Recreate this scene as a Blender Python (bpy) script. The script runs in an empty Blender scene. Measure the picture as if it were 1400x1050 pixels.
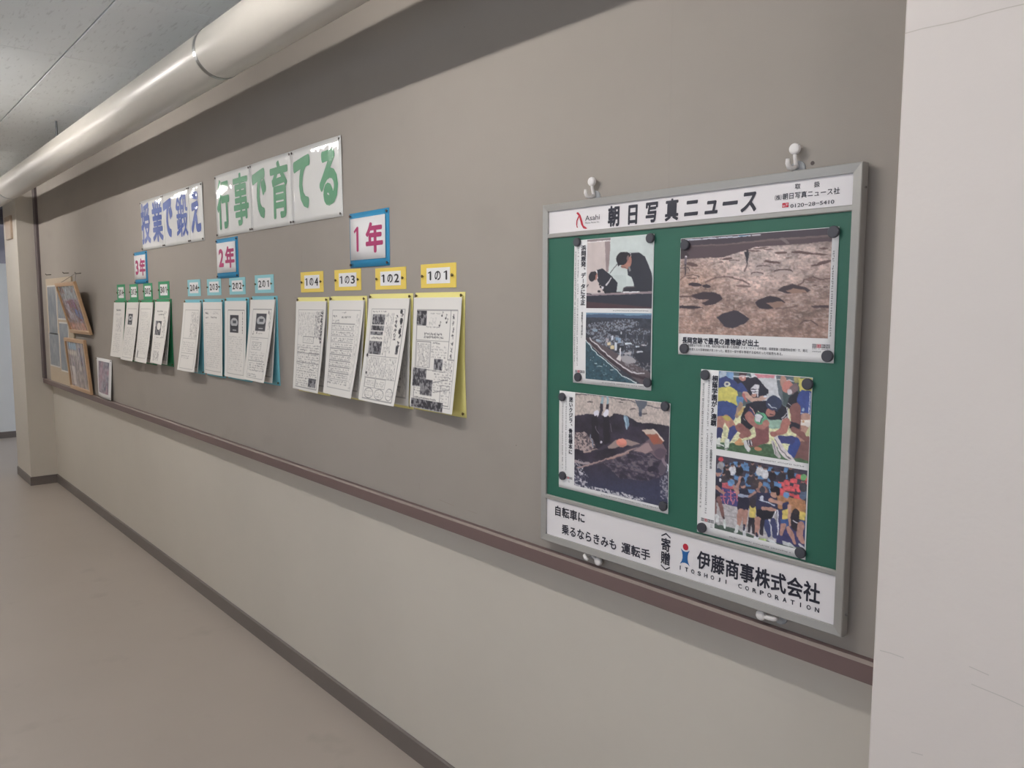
import bpy, bmesh, math, random
import numpy as np
from mathutils import Matrix, Vector

SC = bpy.context.scene
COL = SC.collection
random.seed(7)

# ------------------------------------------------------------------ camera
F_PX, YAW, PITCH, ROLL = 1075.0, 0.857018, 0.0997343, 0.0023174
cy, sy = math.cos(YAW), math.sin(YAW)
fw = Vector((-sy * math.cos(PITCH), cy * math.cos(PITCH), -math.sin(PITCH)))
rt = Vector((cy, sy, 0)); up = rt.cross(fw)
r2 = rt * math.cos(ROLL) + up * math.sin(ROLL); u2 = up * math.cos(ROLL) - rt * math.sin(ROLL)
cam_d = bpy.data.cameras.new('camera'); cam = bpy.data.objects.new('camera', cam_d); COL.objects.link(cam)
M = Matrix((r2, u2, -fw)).transposed().to_4x4(); M.translation = Vector((0, -1.45, 1.63))
cam.matrix_world = M
cam_d.sensor_fit = 'HORIZONTAL'; cam_d.sensor_width = 36; cam_d.lens = F_PX * 36 / 1400
cam_d.clip_start = 0.02
SC.camera = cam

# ------------------------------------------------------------------ exposure, daylight, lamp power
SC.view_settings.view_transform = 'Standard'; SC.view_settings.look = 'None'
SC.view_settings.gamma = 1; SC.view_settings.use_curve_mapping = False
SC.view_settings.exposure = 0.0
DAY = 1.9          # overcast daylight outside the windows
TUBE = 124.0        # radiance of the fluorescent tubes
world = bpy.data.worlds.new('overcast'); SC.world = world; world.use_nodes = True
wb = world.node_tree.nodes['Background']; wb.inputs[0].default_value = (0.72, 0.83, 1.0, 1); wb.inputs[1].default_value = DAY

CEIL = 2.72
FRONT = -2.95      # window wall of the corridor
X_END, X_NEAR = -11.3, 4.2
WINDOWS = [(-3.6, -2.2), (-1.8, -.2), (.2, 1.9), (2.3, 4.0)]
HALL = (-11.2, -8.9)   # window of the stair hall beyond the far pillar, facing the other way
SILL, HEAD = 0.95, 2.2
for i, (a, b) in enumerate(WINDOWS):
    ld = bpy.data.lights.new('skylight', 'AREA'); ld.shape = 'RECTANGLE'; ld.size = b - a; ld.size_y = HEAD - SILL
    ld.cycles.is_portal = True
    lo = bpy.data.objects.new('skylight_opening', ld); COL.objects.link(lo)
    lo.location = ((a + b) / 2, FRONT - 0.12, (SILL + HEAD) / 2); lo.rotation_euler = (math.pi / 2, 0, 0)
ld = bpy.data.lights.new('skylight', 'AREA'); ld.shape = 'RECTANGLE'; ld.size = HALL[1] - HALL[0]; ld.size_y = 2.2; ld.cycles.is_portal = True
lo = bpy.data.objects.new('skylight_opening', ld); COL.objects.link(lo); lo.location = (sum(HALL) / 2, 2.62, 1.45); lo.rotation_euler = (-math.pi / 2, 0, 0)

# ------------------------------------------------------------------ materials
def lin(c):
    c = np.asarray(c, float) / 255.0
    return np.where(c <= 0.04045, c / 12.92, ((c + 0.055) / 1.055) ** 2.4)
def L4(c): return (*[float(x) for x in lin(c)], 1)

def mat(name, rgb, rough=0.6, metal=0.0, spec=0.5, coat=0.0, coat_rough=0.05, noise=None, bump=None, attr=None, emit=None):
    m = bpy.data.materials.new(name); m.use_nodes = True
    nt = m.node_tree; b = nt.nodes['Principled BSDF']
    b.inputs['Base Color'].default_value = L4(rgb); b.inputs['Roughness'].default_value = rough
    b.inputs['Metallic'].default_value = metal; b.inputs['Specular IOR Level'].default_value = spec
    b.inputs['Coat Weight'].default_value = coat; b.inputs['Coat Roughness'].default_value = coat_rough
    tc = nt.nodes.new('ShaderNodeTexCoord')
    if attr:
        a = nt.nodes.new('ShaderNodeVertexColor'); a.layer_name = attr
        nt.links.new(a.outputs[0], b.inputs['Base Color'])
    if noise:  # (scale, amount, scale vector): gentle mottling of the paint itself
        sc, amt, sv = noise
        mp = nt.nodes.new('ShaderNodeMapping'); mp.inputs['Scale'].default_value = sv
        n = nt.nodes.new('ShaderNodeTexNoise'); n.inputs['Scale'].default_value = sc; n.inputs['Detail'].default_value = 6
        n.inputs['Roughness'].default_value = 0.6
        mr = nt.nodes.new('ShaderNodeMapRange'); mr.inputs[1].default_value = 0.3; mr.inputs[2].default_value = 0.7
        mr.inputs[3].default_value = 1 - amt; mr.inputs[4].default_value = 1 + amt * 0.5
        mx = nt.nodes.new('ShaderNodeVectorMath'); mx.operation = 'SCALE'; mx.inputs[0].default_value = L4(rgb)[:3]
        nt.links.new(tc.outputs['Object'], mp.inputs[0]); nt.links.new(mp.outputs[0], n.inputs[0])
        nt.links.new(n.outputs[0], mr.inputs[0]); nt.links.new(mr.outputs[0], mx.inputs['Scale'])
        nt.links.new(mx.outputs[0], b.inputs['Base Color'])
    if bump:   # (scale, strength, distance, scale vector)
        sc, st, dist, sv = bump
        mp = nt.nodes.new('ShaderNodeMapping'); mp.inputs['Scale'].default_value = sv
        n = nt.nodes.new('ShaderNodeTexNoise'); n.inputs['Scale'].default_value = sc; n.inputs['Detail'].default_value = 3
        bp = nt.nodes.new('ShaderNodeBump'); bp.inputs['Strength'].default_value = st; bp.inputs['Distance'].default_value = dist
        nt.links.new(tc.outputs['Object'], mp.inputs[0]); nt.links.new(mp.outputs[0], n.inputs[0])
        nt.links.new(n.outputs[0], bp.inputs['Height']); nt.links.new(bp.outputs[0], b.inputs['Normal'])
        if coat: nt.links.new(bp.outputs[0], b.inputs['Coat Normal'])
    if emit:
        b.inputs['Emission Color'].default_value = (*emit[0], 1); b.inputs['Emission Strength'].default_value = emit[1]
    return m

def spots(m, scale, vec, lo, hi, dark, thr_src='noise', detail=2):
    """darken a paint with sparse marks (scuffs, fissures) that belong to the surface"""
    nt = m.node_tree; b = nt.nodes['Principled BSDF']
    tc = nt.nodes.new('ShaderNodeTexCoord'); mp = nt.nodes.new('ShaderNodeMapping'); mp.inputs['Scale'].default_value = vec
    n = nt.nodes.new('ShaderNodeTexNoise'); n.inputs['Scale'].default_value = scale; n.inputs['Detail'].default_value = detail
    mr = nt.nodes.new('ShaderNodeMapRange'); mr.inputs[1].default_value = lo; mr.inputs[2].default_value = hi
    mr.inputs[3].default_value = 1; mr.inputs[4].default_value = dark
    mx = nt.nodes.new('ShaderNodeVectorMath'); mx.operation = 'SCALE'
    old = b.inputs['Base Color'].links
    if old: nt.links.new(old[0].from_socket, mx.inputs[0])
    else: mx.inputs[0].default_value = tuple(b.inputs['Base Color'].default_value)[:3]
    nt.links.new(tc.outputs['Object'], mp.inputs[0]); nt.links.new(mp.outputs[0], n.inputs[0])
    nt.links.new(n.outputs[0], mr.inputs[0]); nt.links.new(mr.outputs[0], mx.inputs['Scale'])
    nt.links.new(mx.outputs[0], b.inputs['Base Color'])
    return m

O3 = (1, 1, 1)
MT = {}
MT['cream'] = spots(mat('cream_wall_paint', (207, 201, 191), 0.55, noise=(1.2, 0.04, O3), bump=(90, 0.12, 0.002, O3)), 5, (0.5, 1, 2.4), 0.72, 0.84, 0.95)
MT['pillar'] = mat('pale_pillar_paint', (228, 220, 215), 0.5, noise=(1.2, 0.03, O3), bump=(70, 0.15, 0.003, O3))
MT['blue_wall'] = mat('pale_wall_paint', (238, 240, 240), 0.6, noise=(1.5, 0.03, O3))
MT['fabric'] = spots(mat('grey_brown_pinboard_cloth', (161, 154, 147), 0.85, spec=0.2, noise=(0.9, 0.07, O3), bump=(420, 0.35, 0.0008, O3)), 3.2, (1, 1, 1.8), 0.60, 0.80, 0.93, detail=8)
MT['trim'] = mat('brown_painted_wood', (112, 93, 91), 0.45, noise=(8, 0.06, (0.2, 1, 3)))
MT['trim_light'] = mat('pale_brown_edge', (142, 128, 120), 0.5, noise=(20, 0.1, O3))  # paler brown on the sloping top faces of the bottom rail
MT['stile'] = mat('dark_grey_brown_stile', (96, 86, 88), 0.5)
MT['base'] = mat('grey_vinyl_skirting', (112, 104, 100), 0.42, noise=(3, 0.06, O3))
MT['floor'] = spots(mat('beige_vinyl_floor', (178, 168, 159), 0.36, spec=0.45, noise=(0.7, 0.07, O3), bump=(2.5, 0.08, 0.01, O3)), 4.5, (1, 1, 1), 0.62, 0.78, 0.86, detail=8)
MT['ceil'] = spots(mat('fissured_ceiling_board', (244, 249, 252), 0.85, spec=0.1, noise=(3, 0.03, O3)), 42, (0.35, 2.2, 1), 0.60, 0.70, 0.87)
MT['joint'] = mat('ceiling_joint_shadow_gap', (90, 92, 95), 0.9)
MT['pipe'] = mat('cream_pipe_wrap', (202, 197, 188), 0.33, spec=0.55, noise=(5, 0.05, (0.5, 1, 1)), bump=(7, 0.5, 0.006, (0.5, 1.2, 1.2)))
MT['band'] = mat('steel_band', (170, 172, 172), 0.28, metal=1.0)
MT['rod'] = mat('galvanised_rod', (100, 102, 106), 0.5, metal=0.6)
MT['alu'] = mat('brushed_aluminium', (170, 168, 164), 0.38, metal=0.3, spec=0.5, noise=(60, 0.03, (0.1, 1, 1)))
MT['green'] = mat('green_magnet_board', (36, 95, 78), 0.5, bump=(500, 0.05, 0.0005, O3))
MT['panel'] = mat('white_printed_panel', (232, 228, 230), 0.42)
MT['paper'] = mat('white_paper', (236, 235, 236), 0.6, spec=0.3)
MT['paper_rear'] = mat('rear_copy_paper', (214, 211, 207), 0.7, spec=0.2)
MT['print'] = mat('printed_ink_on_paper', (200, 200, 200), 0.55, spec=0.3, attr='ink')
MT['gloss'] = mat('glossy_photo_print', (200, 200, 200), 0.35, spec=0.5, attr='ink')
MT['ink'] = mat('dark_navy_ink', (38, 38, 52), 0.5)
MT['grey_ink'] = mat('grey_body_text_ink', (96, 94, 98), 0.6)
MT['red'] = mat('red_ink', (188, 34, 58), 0.5)
MT['blue_ink'] = mat('logo_blue_ink', (30, 96, 160), 0.5)
LAM = dict(coat=1.0, coat_rough=0.04, bump=(15, 0.22, 0.004, (1.5, 1, 0.7)))
MT['laminate'] = mat('laminated_white_sheet', (226, 226, 224), 0.5, **LAM)
MT['banner_blue'] = mat('laminated_blue_print', (78, 102, 178), 0.5, **LAM)
MT['banner_green'] = mat('laminated_green_print', (70, 150, 106), 0.5, **LAM)
MT['card_blue'] = mat('bright_blue_card', (44, 140, 186), 0.6)
MT['card_yellow'] = mat('yellow_card', (236, 208, 98), 0.6)
MT['sheet_yellow'] = mat('pale_yellow_sheet', (238, 228, 146), 0.65)
MT['card_aqua'] = mat('pale_aqua_card', (146, 204, 212), 0.6)
MT['sheet_aqua'] = mat('aqua_sheet', (120, 190, 204), 0.65)
MT['card_green'] = mat('green_card', (52, 148, 102), 0.6)
MT['sheet_green'] = mat('green_sheet', (36, 132, 86), 0.65)
MT['magenta'] = mat('magenta_lettering', (172, 46, 104), 0.55)
MT['black_text'] = mat('black_marker', (44, 42, 46), 0.6)
MT['magnet'] = mat('dark_grey_magnet', (66, 66, 74), 0.5)
MT['white_plastic'] = mat('white_plastic', (232, 228, 226), 0.3)
MT['clear_plastic'] = mat('greyish_clear_plastic', (168, 170, 172), 0.15)
MT['pin'] = mat('dull_brass_pin', (92, 78, 40), 0.4, metal=0.5)
MT['pin_dark'] = mat('dark_pin', (66, 52, 48), 0.4)
MT['wood'] = mat('pale_pine_frame', (186, 152, 118), 0.45, noise=(12, 0.08, (0.3, 1, 4)))
MT['wood_red'] = mat('reddish_frame_edge', (142, 96, 84), 0.45)
MT['cork'] = mat('beige_board', (188, 172, 150), 0.7, noise=(30, 0.05, O3))
MT['film'] = mat('photo_behind_clear_film', (200, 200, 200), 0.4, coat=1.0, coat_rough=0.05, attr='ink', bump=(7, 1.0, 0.05, (1.8, 1, 0.5)))
MT['steel'] = mat('small_screw', (210, 210, 212), 0.25, metal=1)
MT['beam'] = mat('grey_steel_door_frame', (92, 92, 104), 0.5)
MT['beige'] = mat('beige_box', (178, 160, 142), 0.5)
MT['fixture'] = mat('white_lamp_housing', (232, 232, 230), 0.4)
MT['tube'] = mat('fluorescent_tube', (255, 255, 255), 0.5, emit=((1.0, 0.95, 0.90), TUBE))
MT['sash'] = mat('window_sash', (150, 152, 156), 0.4, metal=0.5)
gm = bpy.data.materials.new('window_glass'); gm.use_nodes = True; nt = gm.node_tree; nt.nodes.clear()
o_ = nt.nodes.new('ShaderNodeOutputMaterial'); mxs = nt.nodes.new('ShaderNodeMixShader'); mxs.inputs[0].default_value = 0.08
t_ = nt.nodes.new('ShaderNodeBsdfTransparent'); g_ = nt.nodes.new('ShaderNodeBsdfGlossy'); g_.inputs['Roughness'].default_value = 0.02
nt.links.new(t_.outputs[0], mxs.inputs[1]); nt.links.new(g_.outputs[0], mxs.inputs[2]); nt.links.new(mxs.outputs[0], o_.inputs[0])
MT['glass'] = gm

# ------------------------------------------------------------------ object helpers
def tag(o, label=None, cat=None, group=None, kind=None):
    for k, v in (('label', label), ('category', cat), ('group', group), ('kind', kind)):
        if v: o[k] = v
    return o
def thing(name, label, cat, loc, group=None, rot=(0, 0, 0)):
    o = bpy.data.objects.new(name, None); COL.objects.link(o); o.location = loc; o.rotation_euler = rot
    o.empty_display_size = 0.05
    return tag(o, label, cat, group)
def link(name, me, m, parent=None, smooth=False):
    me.materials.append(m)
    if smooth: me.polygons.foreach_set('use_smooth', [True] * len(me.polygons))
    o = bpy.data.objects.new(name, me); COL.objects.link(o)
    if parent is not None: o.parent = parent
    return o
def root_of(p):
    v = Vector((0, 0, 0))
    while p is not None: v = v + p.location; p = p.parent
    return v

class MB:
    """collects pieces in room coordinates; build() links them as one mesh under a parent"""
    def __init__(s): s.v = []; s.f = []
    def add(s, vs, fs):
        n = len(s.v); s.v += [tuple(v) for v in vs]; s.f += [tuple(i + n for i in f) for f in fs]; return s
    def box(s, x0, x1, y0, y1, z0, z1):
        vs = [(x, y, z) for x in (x0, x1) for y in (y0, y1) for z in (z0, z1)]
        return s.add(vs, [(0, 1, 3, 2), (4, 6, 7, 5), (0, 4, 5, 1), (2, 3, 7, 6), (0, 2, 6, 4), (1, 5, 7, 3)])
    def cbox(s, x0, x1, y0, y1, z0, z1, c):
        """box whose front (low y) edges are chamfered by c"""
        def ring(y, d): return [(x0 + d, y, z0 + d), (x1 - d, y, z0 + d), (x1 - d, y, z1 - d), (x0 + d, y, z1 - d)]
        vs = ring(y1, 0) + ring(y0 + c, 0) + ring(y0, c)
        fs = [(3, 2, 1, 0), (8, 9, 10, 11)]
        for k in (0, 4):
            for i in range(4): j = (i + 1) % 4; fs.append((k + i, k + j, k + 4 + j, k + 4 + i))
        return s.add(vs, fs)
    def tube(s, pts, r, n=10, caps=True):
        pts = [Vector(p) for p in pts]; rs = r if isinstance(r, (list, tuple)) else [r] * len(pts)
        vs = []; fs = []
        ref = None
        for i, p in enumerate(pts):
            d = (pts[min(i + 1, len(pts) - 1)] - pts[max(i - 1, 0)]).normalized()
            a = ref if ref is not None else (Vector((0, 0, 1)) if abs(d.z) < 0.9 else Vector((0, 1, 0)))
            a = (a - d * a.dot(d)).normalized(); ref = a; b = d.cross(a)
            for k in range(n):
                t = 2 * math.pi * k / n; vs.append(p + (a * math.cos(t) + b * math.sin(t)) * rs[i])
        for i in range(len(pts) - 1):
            for k in range(n):
                k2 = (k + 1) % n; fs.append((i * n + k, i * n + k2, (i + 1) * n + k2, (i + 1) * n + k))
        if caps: fs.append(tuple(range(n))[::-1]); fs.append(tuple((len(pts) - 1) * n + k for k in range(n)))
        return s.add(vs, fs)
    def disc(s, cx, cz, y_back, prof, n=24):
        """lathe about the y axis; prof = [(radius, y offset toward the corridor)]"""
        vs = []; fs = []
        for r, dy in prof:
            for k in range(n):
                t = 2 * math.pi * k / n; vs.append((cx + r * math.cos(t), y_back - dy, cz + r * math.sin(t)))
        m = len(prof)
        for i in range(m - 1):
            for k in range(n):
                k2 = (k + 1) % n; fs.append((i * n + k, i * n + k2, (i + 1) * n + k2, (i + 1) * n + k))
        fs.append(tuple(range(n))[::-1]); fs.append(tuple((m - 1) * n + k for k in range(n)))
        return s.add(vs, fs)
    def mesh(s, name, origin=(0, 0, 0)):
        me = bpy.data.meshes.new(name); ox, oy, oz = origin
        me.from_pydata([(x - ox, y - oy, z - oz) for x, y, z in s.v], [], s.f)
        bm = bmesh.new(); bm.from_mesh(me); bmesh.ops.recalc_face_normals(bm, faces=bm.faces); bm.to_mesh(me); bm.free()
        me.update(); return me
    def build(s, name, m, parent=None, smooth=False):
        return link(name, s.mesh(name, root_of(parent)), m, parent, smooth)
def struct(o, label=None): o['kind'] = 'structure'; return o

def grid(name, nx, nz, fn, m, parent=None, colors=None, smooth=True, thick=0.0):
    """a sheet: fn(u, v) -> room point, u to the right, v downward"""
    o0 = root_of(parent)
    us = np.linspace(0, 1, nx); vs = np.linspace(0, 1, nz)
    U, V = np.meshgrid(us, vs)
    P = fn(U, V); co = np.stack([np.broadcast_to(p, U.shape) for p in P], -1).reshape(-1, 3) - np.array(o0)
    i = np.arange(nx * nz).reshape(nz, nx)
    q = np.stack([i[:-1, :-1], i[1:, :-1], i[1:, 1:], i[:-1, 1:]], -1).reshape(-1, 4)
    n0 = len(co)
    if thick:   # a back face and rim so that the sheet has real thickness
        co = np.concatenate([co, co + np.array([0, thick, 0])])
        rim = list(i[0, :]) + list(i[1:, -1]) + list(i[-1, ::-1][1:]) + list(i[::-1, 0][1:-1])
        rim = np.array(rim); r2_ = np.roll(rim, -1)
        side = np.stack([rim, r2_, r2_ + n0, rim + n0], -1)
        q = np.concatenate([q, q[:, ::-1] + n0, side])
    me = bpy.data.meshes.new(name)
    me.vertices.add(len(co)); me.vertices.foreach_set('co', co.astype(np.float32).ravel())
    me.loops.add(len(q) * 4); me.loops.foreach_set('vertex_index', q.astype(np.int32).ravel())
    me.polygons.add(len(q)); me.polygons.foreach_set('loop_start', (np.arange(len(q)) * 4).astype(np.int32))
    if colors is not None:
        a = me.color_attributes.new('ink', 'FLOAT_COLOR', 'POINT')
        c = np.ones((len(co), 4), np.float32); c[:n0, :3] = colors.reshape(-1, 3)
        if thick: c[n0:, :3] = 0.75
        a.data.foreach_set('color', c.ravel())
    me.update(calc_edges=True); me.validate()
    return link(name, me, m, parent, smooth)

# ------------------------------------------------------------------ flat print: lettering as real glyph shapes
_gc = {}
def glyph(s, bold=0.0):
    k = (s, round(bold, 3))
    if k in _gc: return _gc[k]
    c = bpy.data.curves.new('glyph', 'FONT'); c.body = s; c.size = 1; c.resolution_u = 3
    o = bpy.data.objects.new('glyph', c); COL.objects.link(o)
    dg = bpy.context.evaluated_depsgraph_get(); me = bpy.data.meshes.new_from_object(o.evaluated_get(dg))
    v = np.array([(p.co.x, p.co.y) for p in me.vertices]) if len(me.vertices) else np.zeros((0, 2))
    f = [tuple(p.vertices) for p in me.polygons]
    bpy.data.objects.remove(o); bpy.data.curves.remove(c); bpy.data.meshes.remove(me)
    m0 = len(v)
    if bold > 0 and len(v):     # heavier weight: the same outline stacked with small shifts
        n = 12 if bold >= .02 else 4; vs = [v]; fs = list(f); m = len(v)
        for i in range(n):
            a = 2 * math.pi * i / n; vs.append(v + np.array([math.cos(a), math.sin(a)]) * bold); fs += [tuple(q + m * (i + 1) for q in p) for p in f]
        v = np.concatenate(vs); f = fs
    lay = (np.arange(len(v)) // max(m0, 1)).astype(float)[:, None]     # each shifted copy lies a hair above the last
    _gc[k] = (np.hstack([v, lay]), f); return _gc[k]
EM0, EM1 = -0.10, 0.86     # vertical extent of a full-width character in this face
class Ink:
    def __init__(s): s.v = []; s.f = []
    def put(s, v, f):
        n = len(s.v); s.v += [(p[0], p[1], p[2] if len(p) > 2 else 0.0) for p in v]; s.f += [tuple(i + n for i in q) for q in f]
    def char(s, ch, cx, cz, w, h, bold=0.02, shear=0.0, full=True):
        """one full-width character centred in a w x h cell"""
        v, f = glyph(ch, bold)
        if not len(v): return
        x = (v[:, 0] - 0.5); z = (v[:, 1] - (EM0 + EM1) / 2) / (EM1 - EM0)
        s.put(np.stack([cx + (x + shear * z) * w, cz + z * h, v[:, 2]], 1), f)
    def fit(s, ch, x0, x1, z0, z1, bold=0.02):
        v, f = glyph(ch, bold); a = v[:, :2].min(0); b = v[:, :2].max(0); t = (v[:, :2] - a) / (b - a)
        s.put(np.stack([x0 + t[:, 0] * (x1 - x0), z0 + t[:, 1] * (z1 - z0), v[:, 2]], 1), f)
    def row(s, txt, x0, x1, cz, h, bold=0.02, shear=0.0):
        """characters spread evenly, first and last cells ending at x0 and x1"""
        n = len(txt); p = (x1 - x0) / n
        for i, ch in enumerate(txt):
            if ch != ' ': s.char(ch, x0 + p * (i + .5), cz, p * 0.98, h, bold, shear)
    def col(s, txt, cx, z1, z0, w, bold=0.02):
        n = len(txt); p = (z1 - z0) / n
        for i, ch in enumerate(txt):
            if ch == ' ': continue
            z = z1 - p * (i + .5)
            if ch in '、。': s.char(ch, cx + w * .55, z + p * .5, w, p * .97, bold)
            elif ch == 'ー': s.rect(cx - w * .06, cx + w * .06, z - p * .38, z + p * .38)
            else: s.char(ch, cx, z, w, p * 0.97, bold)
    def one(s, x0, x1, z0, z1):
        w, h = x1 - x0, z1 - z0; b = w * .46
        s.poly([(x1 - b, z0 + w * .12), (x1 - b * .5, z0), (x1, z0 + w * .12), (x1, z1 - w * .1), (x1 - b * .4, z1), (x1 - b * .8, z1 - w * .05), (x0, z1 - h * .17), (x0 + w * .12, z1 - h * .26), (x1 - b, z1 - h * .17)])
    def word(s, txt, x0, x1, z0, z1, bold=0.0): s.fit(txt, x0, x1, z0, z1, bold)
    def rect(s, x0, x1, z0, z1): s.put([(x0, z0), (x1, z0), (x1, z1), (x0, z1)], [(0, 1, 2, 3)])
    def poly(s, pts): s.put(pts, [tuple(range(len(pts)))])
    def scribble(s, x0, x1, z0, z1, vertical, pitch, w, rnd):
        """body text too small to read in the photograph: a run of tiny marks"""
        L = (z1 - z0) if vertical else (x1 - x0); n = int(L / pitch)
        for i in range(n):
            if rnd.random() < .06: continue
            for k in range(3):
                a = rnd.uniform(.1, .9); t = pitch * .12
                if vertical:
                    cz = z1 - pitch * (i + .5); c0 = (x0 + x1) / 2
                    if rnd.random() < .6: zz = cz + (a - .5) * pitch * .8; s.rect(c0 - w * .4, c0 + w * .4, zz - t / 2, zz + t / 2)
                    else: xx = c0 + (a - .5) * w * .7; s.rect(xx - t / 2, xx + t / 2, cz - pitch * .38, cz + pitch * .38)
                else:
                    cx = x0 + pitch * (i + .5); c0 = (z0 + z1) / 2
                    if rnd.random() < .5: zz = c0 + (a - .5) * w * .8; s.rect(cx - pitch * .38, cx + pitch * .38, zz - t / 2, zz + t / 2)
                    else: xx = cx + (a - .5) * pitch * .7; s.rect(xx - t / 2, xx + t / 2, c0 - w * .4, c0 + w * .4)
    def build(s, name, m, parent, y, lift=0.0006):
        """y: plane, or a function of (x, z) arrays giving the sheet surface"""
        v = np.array(s.v); yy = (y(v[:, 0], v[:, 1]) if callable(y) else np.full(len(v), y)) - lift - v[:, 2] * 2.5e-5
        o0 = root_of(parent); me = bpy.data.meshes.new(name)
        me.from_pydata([(a - o0.x, b - o0.y, c - o0.z) for a, b, c in zip(v[:, 0], yy, v[:, 1])], [], s.f)
        me.update(); return link(name, me, m, parent)

# ------------------------------------------------------------------ flat print: pictures drawn in code
class Canvas:
    def __init__(s, w, h, quad=((0, 0), (1, 0), (1, 1), (0, 1)), S=2, bg=(235, 233, 230), seed=1, warp=0.0):
        s.w, s.h, s.S = w, h, S; s.rng = np.random.default_rng(seed)
        u, v = np.meshgrid((np.arange(w * S) + .5) / (w * S), (np.arange(h * S) + .5) / (h * S))
        A = []; b = []
        for (U, V), (x, y) in zip(((0, 0), (1, 0), (1, 1), (0, 1)), quad):
            A += [[U, V, 1, 0, 0, 0, -x * U, -x * V], [0, 0, 0, U, V, 1, -y * U, -y * V]]; b += [x, y]
        H = np.append(np.linalg.solve(np.array(A, float), np.array(b, float)), 1).reshape(3, 3)
        d = H[2, 0] * u + H[2, 1] * v + 1
        s.X = (H[0, 0] * u + H[0, 1] * v + H[0, 2]) / d; s.Y = (H[1, 0] * u + H[1, 1] * v + H[1, 2]) / d
        s.c = np.zeros((h * S, w * S, 3)) + np.array(bg, float); s.u, s.v = u, v
        if warp:    # uneven, natural outlines
            s.X = s.X + warp * (s.fbm(22, 20, 3) - .5) * 2; s.Y = s.Y + warp * (s.fbm(22, 20, 3) - .5) * 2
    def mask(s, pts):
        m = np.zeros(s.X.shape, bool); n = len(pts)
        for i in range(n):
            x1, y1 = pts[i]; x2, y2 = pts[(i + 1) % n]
            if y1 == y2: continue
            c = ((y1 > s.Y) != (y2 > s.Y)) & (s.X < (x2 - x1) * (s.Y - y1) / (y2 - y1) + x1)
            m ^= c
        return m
    def ink(s, m, c, a=1.0): s.c[m] = s.c[m] * (1 - a) + np.array(c, float) * a
    def poly(s, pts, c, a=1.0): s.ink(s.mask(pts), c, a); return s
    def ell(s, cx, cy, rx, ry, c, rot=0, a=1.0):
        t = math.radians(rot); dx, dy = s.X - cx, s.Y - cy
        p = (dx * math.cos(t) + dy * math.sin(t)) / rx; q = (-dx * math.sin(t) + dy * math.cos(t)) / ry
        s.ink(p * p + q * q < 1, c, a); return s
    def line(s, pts, w, c, a=1.0):
        for (x1, y1), (x2, y2) in zip(pts[:-1], pts[1:]):
            dx, dy = x2 - x1, y2 - y1; L = max(dx * dx + dy * dy, 1e-9)
            t = np.clip(((s.X - x1) * dx + (s.Y - y1) * dy) / L, 0, 1)
            s.ink((s.X - x1 - t * dx) ** 2 + (s.Y - y1 - t * dy) ** 2 < (w / 2) ** 2, c, a)
        return s
    def limb(s, pts, ws, c, a=1.0):
        for (p, q), (w1, w2) in zip(zip(pts[:-1], pts[1:]), zip(ws[:-1], ws[1:])):
            dx, dy = q[0] - p[0], q[1] - p[1]; L = max(dx * dx + dy * dy, 1e-9)
            t = np.clip(((s.X - p[0]) * dx + (s.Y - p[1]) * dy) / L, 0, 1); w = (w1 + (w2 - w1) * t) / 2
            s.ink((s.X - p[0] - t * dx) ** 2 + (s.Y - p[1] - t * dy) ** 2 < w * w, c, a)
        return s
    def fbm(s, nx, ny, oct=4, gain=.55):
        out = np.zeros(s.u.shape); amp = 1; tot = 0
        for k in range(oct):
            g = s.rng.random((int(ny) + 2, int(nx) + 2)); x = s.u * nx; y = s.v * ny
            i = np.floor(x).astype(int); j = np.floor(y).astype(int); fx = x - i; fy = y - j
            fx = fx * fx * (3 - 2 * fx); fy = fy * fy * (3 - 2 * fy)
            out += amp * ((g[j, i] * (1 - fx) + g[j, i + 1] * fx) * (1 - fy) + (g[j + 1, i] * (1 - fx) + g[j + 1, i + 1] * fx) * fy)
            tot += amp; amp *= gain; nx *= 2; ny *= 2
        return out / tot
    def shade(s, n, amt, m=None):
        f = 1 + (n - .5) * 2 * amt
        if m is None: s.c *= f[..., None]
        else: s.c[m] *= f[m][:, None]
        return s
    def out(s):
        c = s.c.reshape(s.h, s.S, s.w, s.S, 3).mean((1, 3)); return lin(np.clip(c, 0, 255))

def mute(c, k=.14): g = c.mean(-1, keepdims=True); return c * (1 - k) + g * k
def haze(c, k=0.10): return c * (1 - k) + k * 0.11    # printed blacks are never fully black
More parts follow.
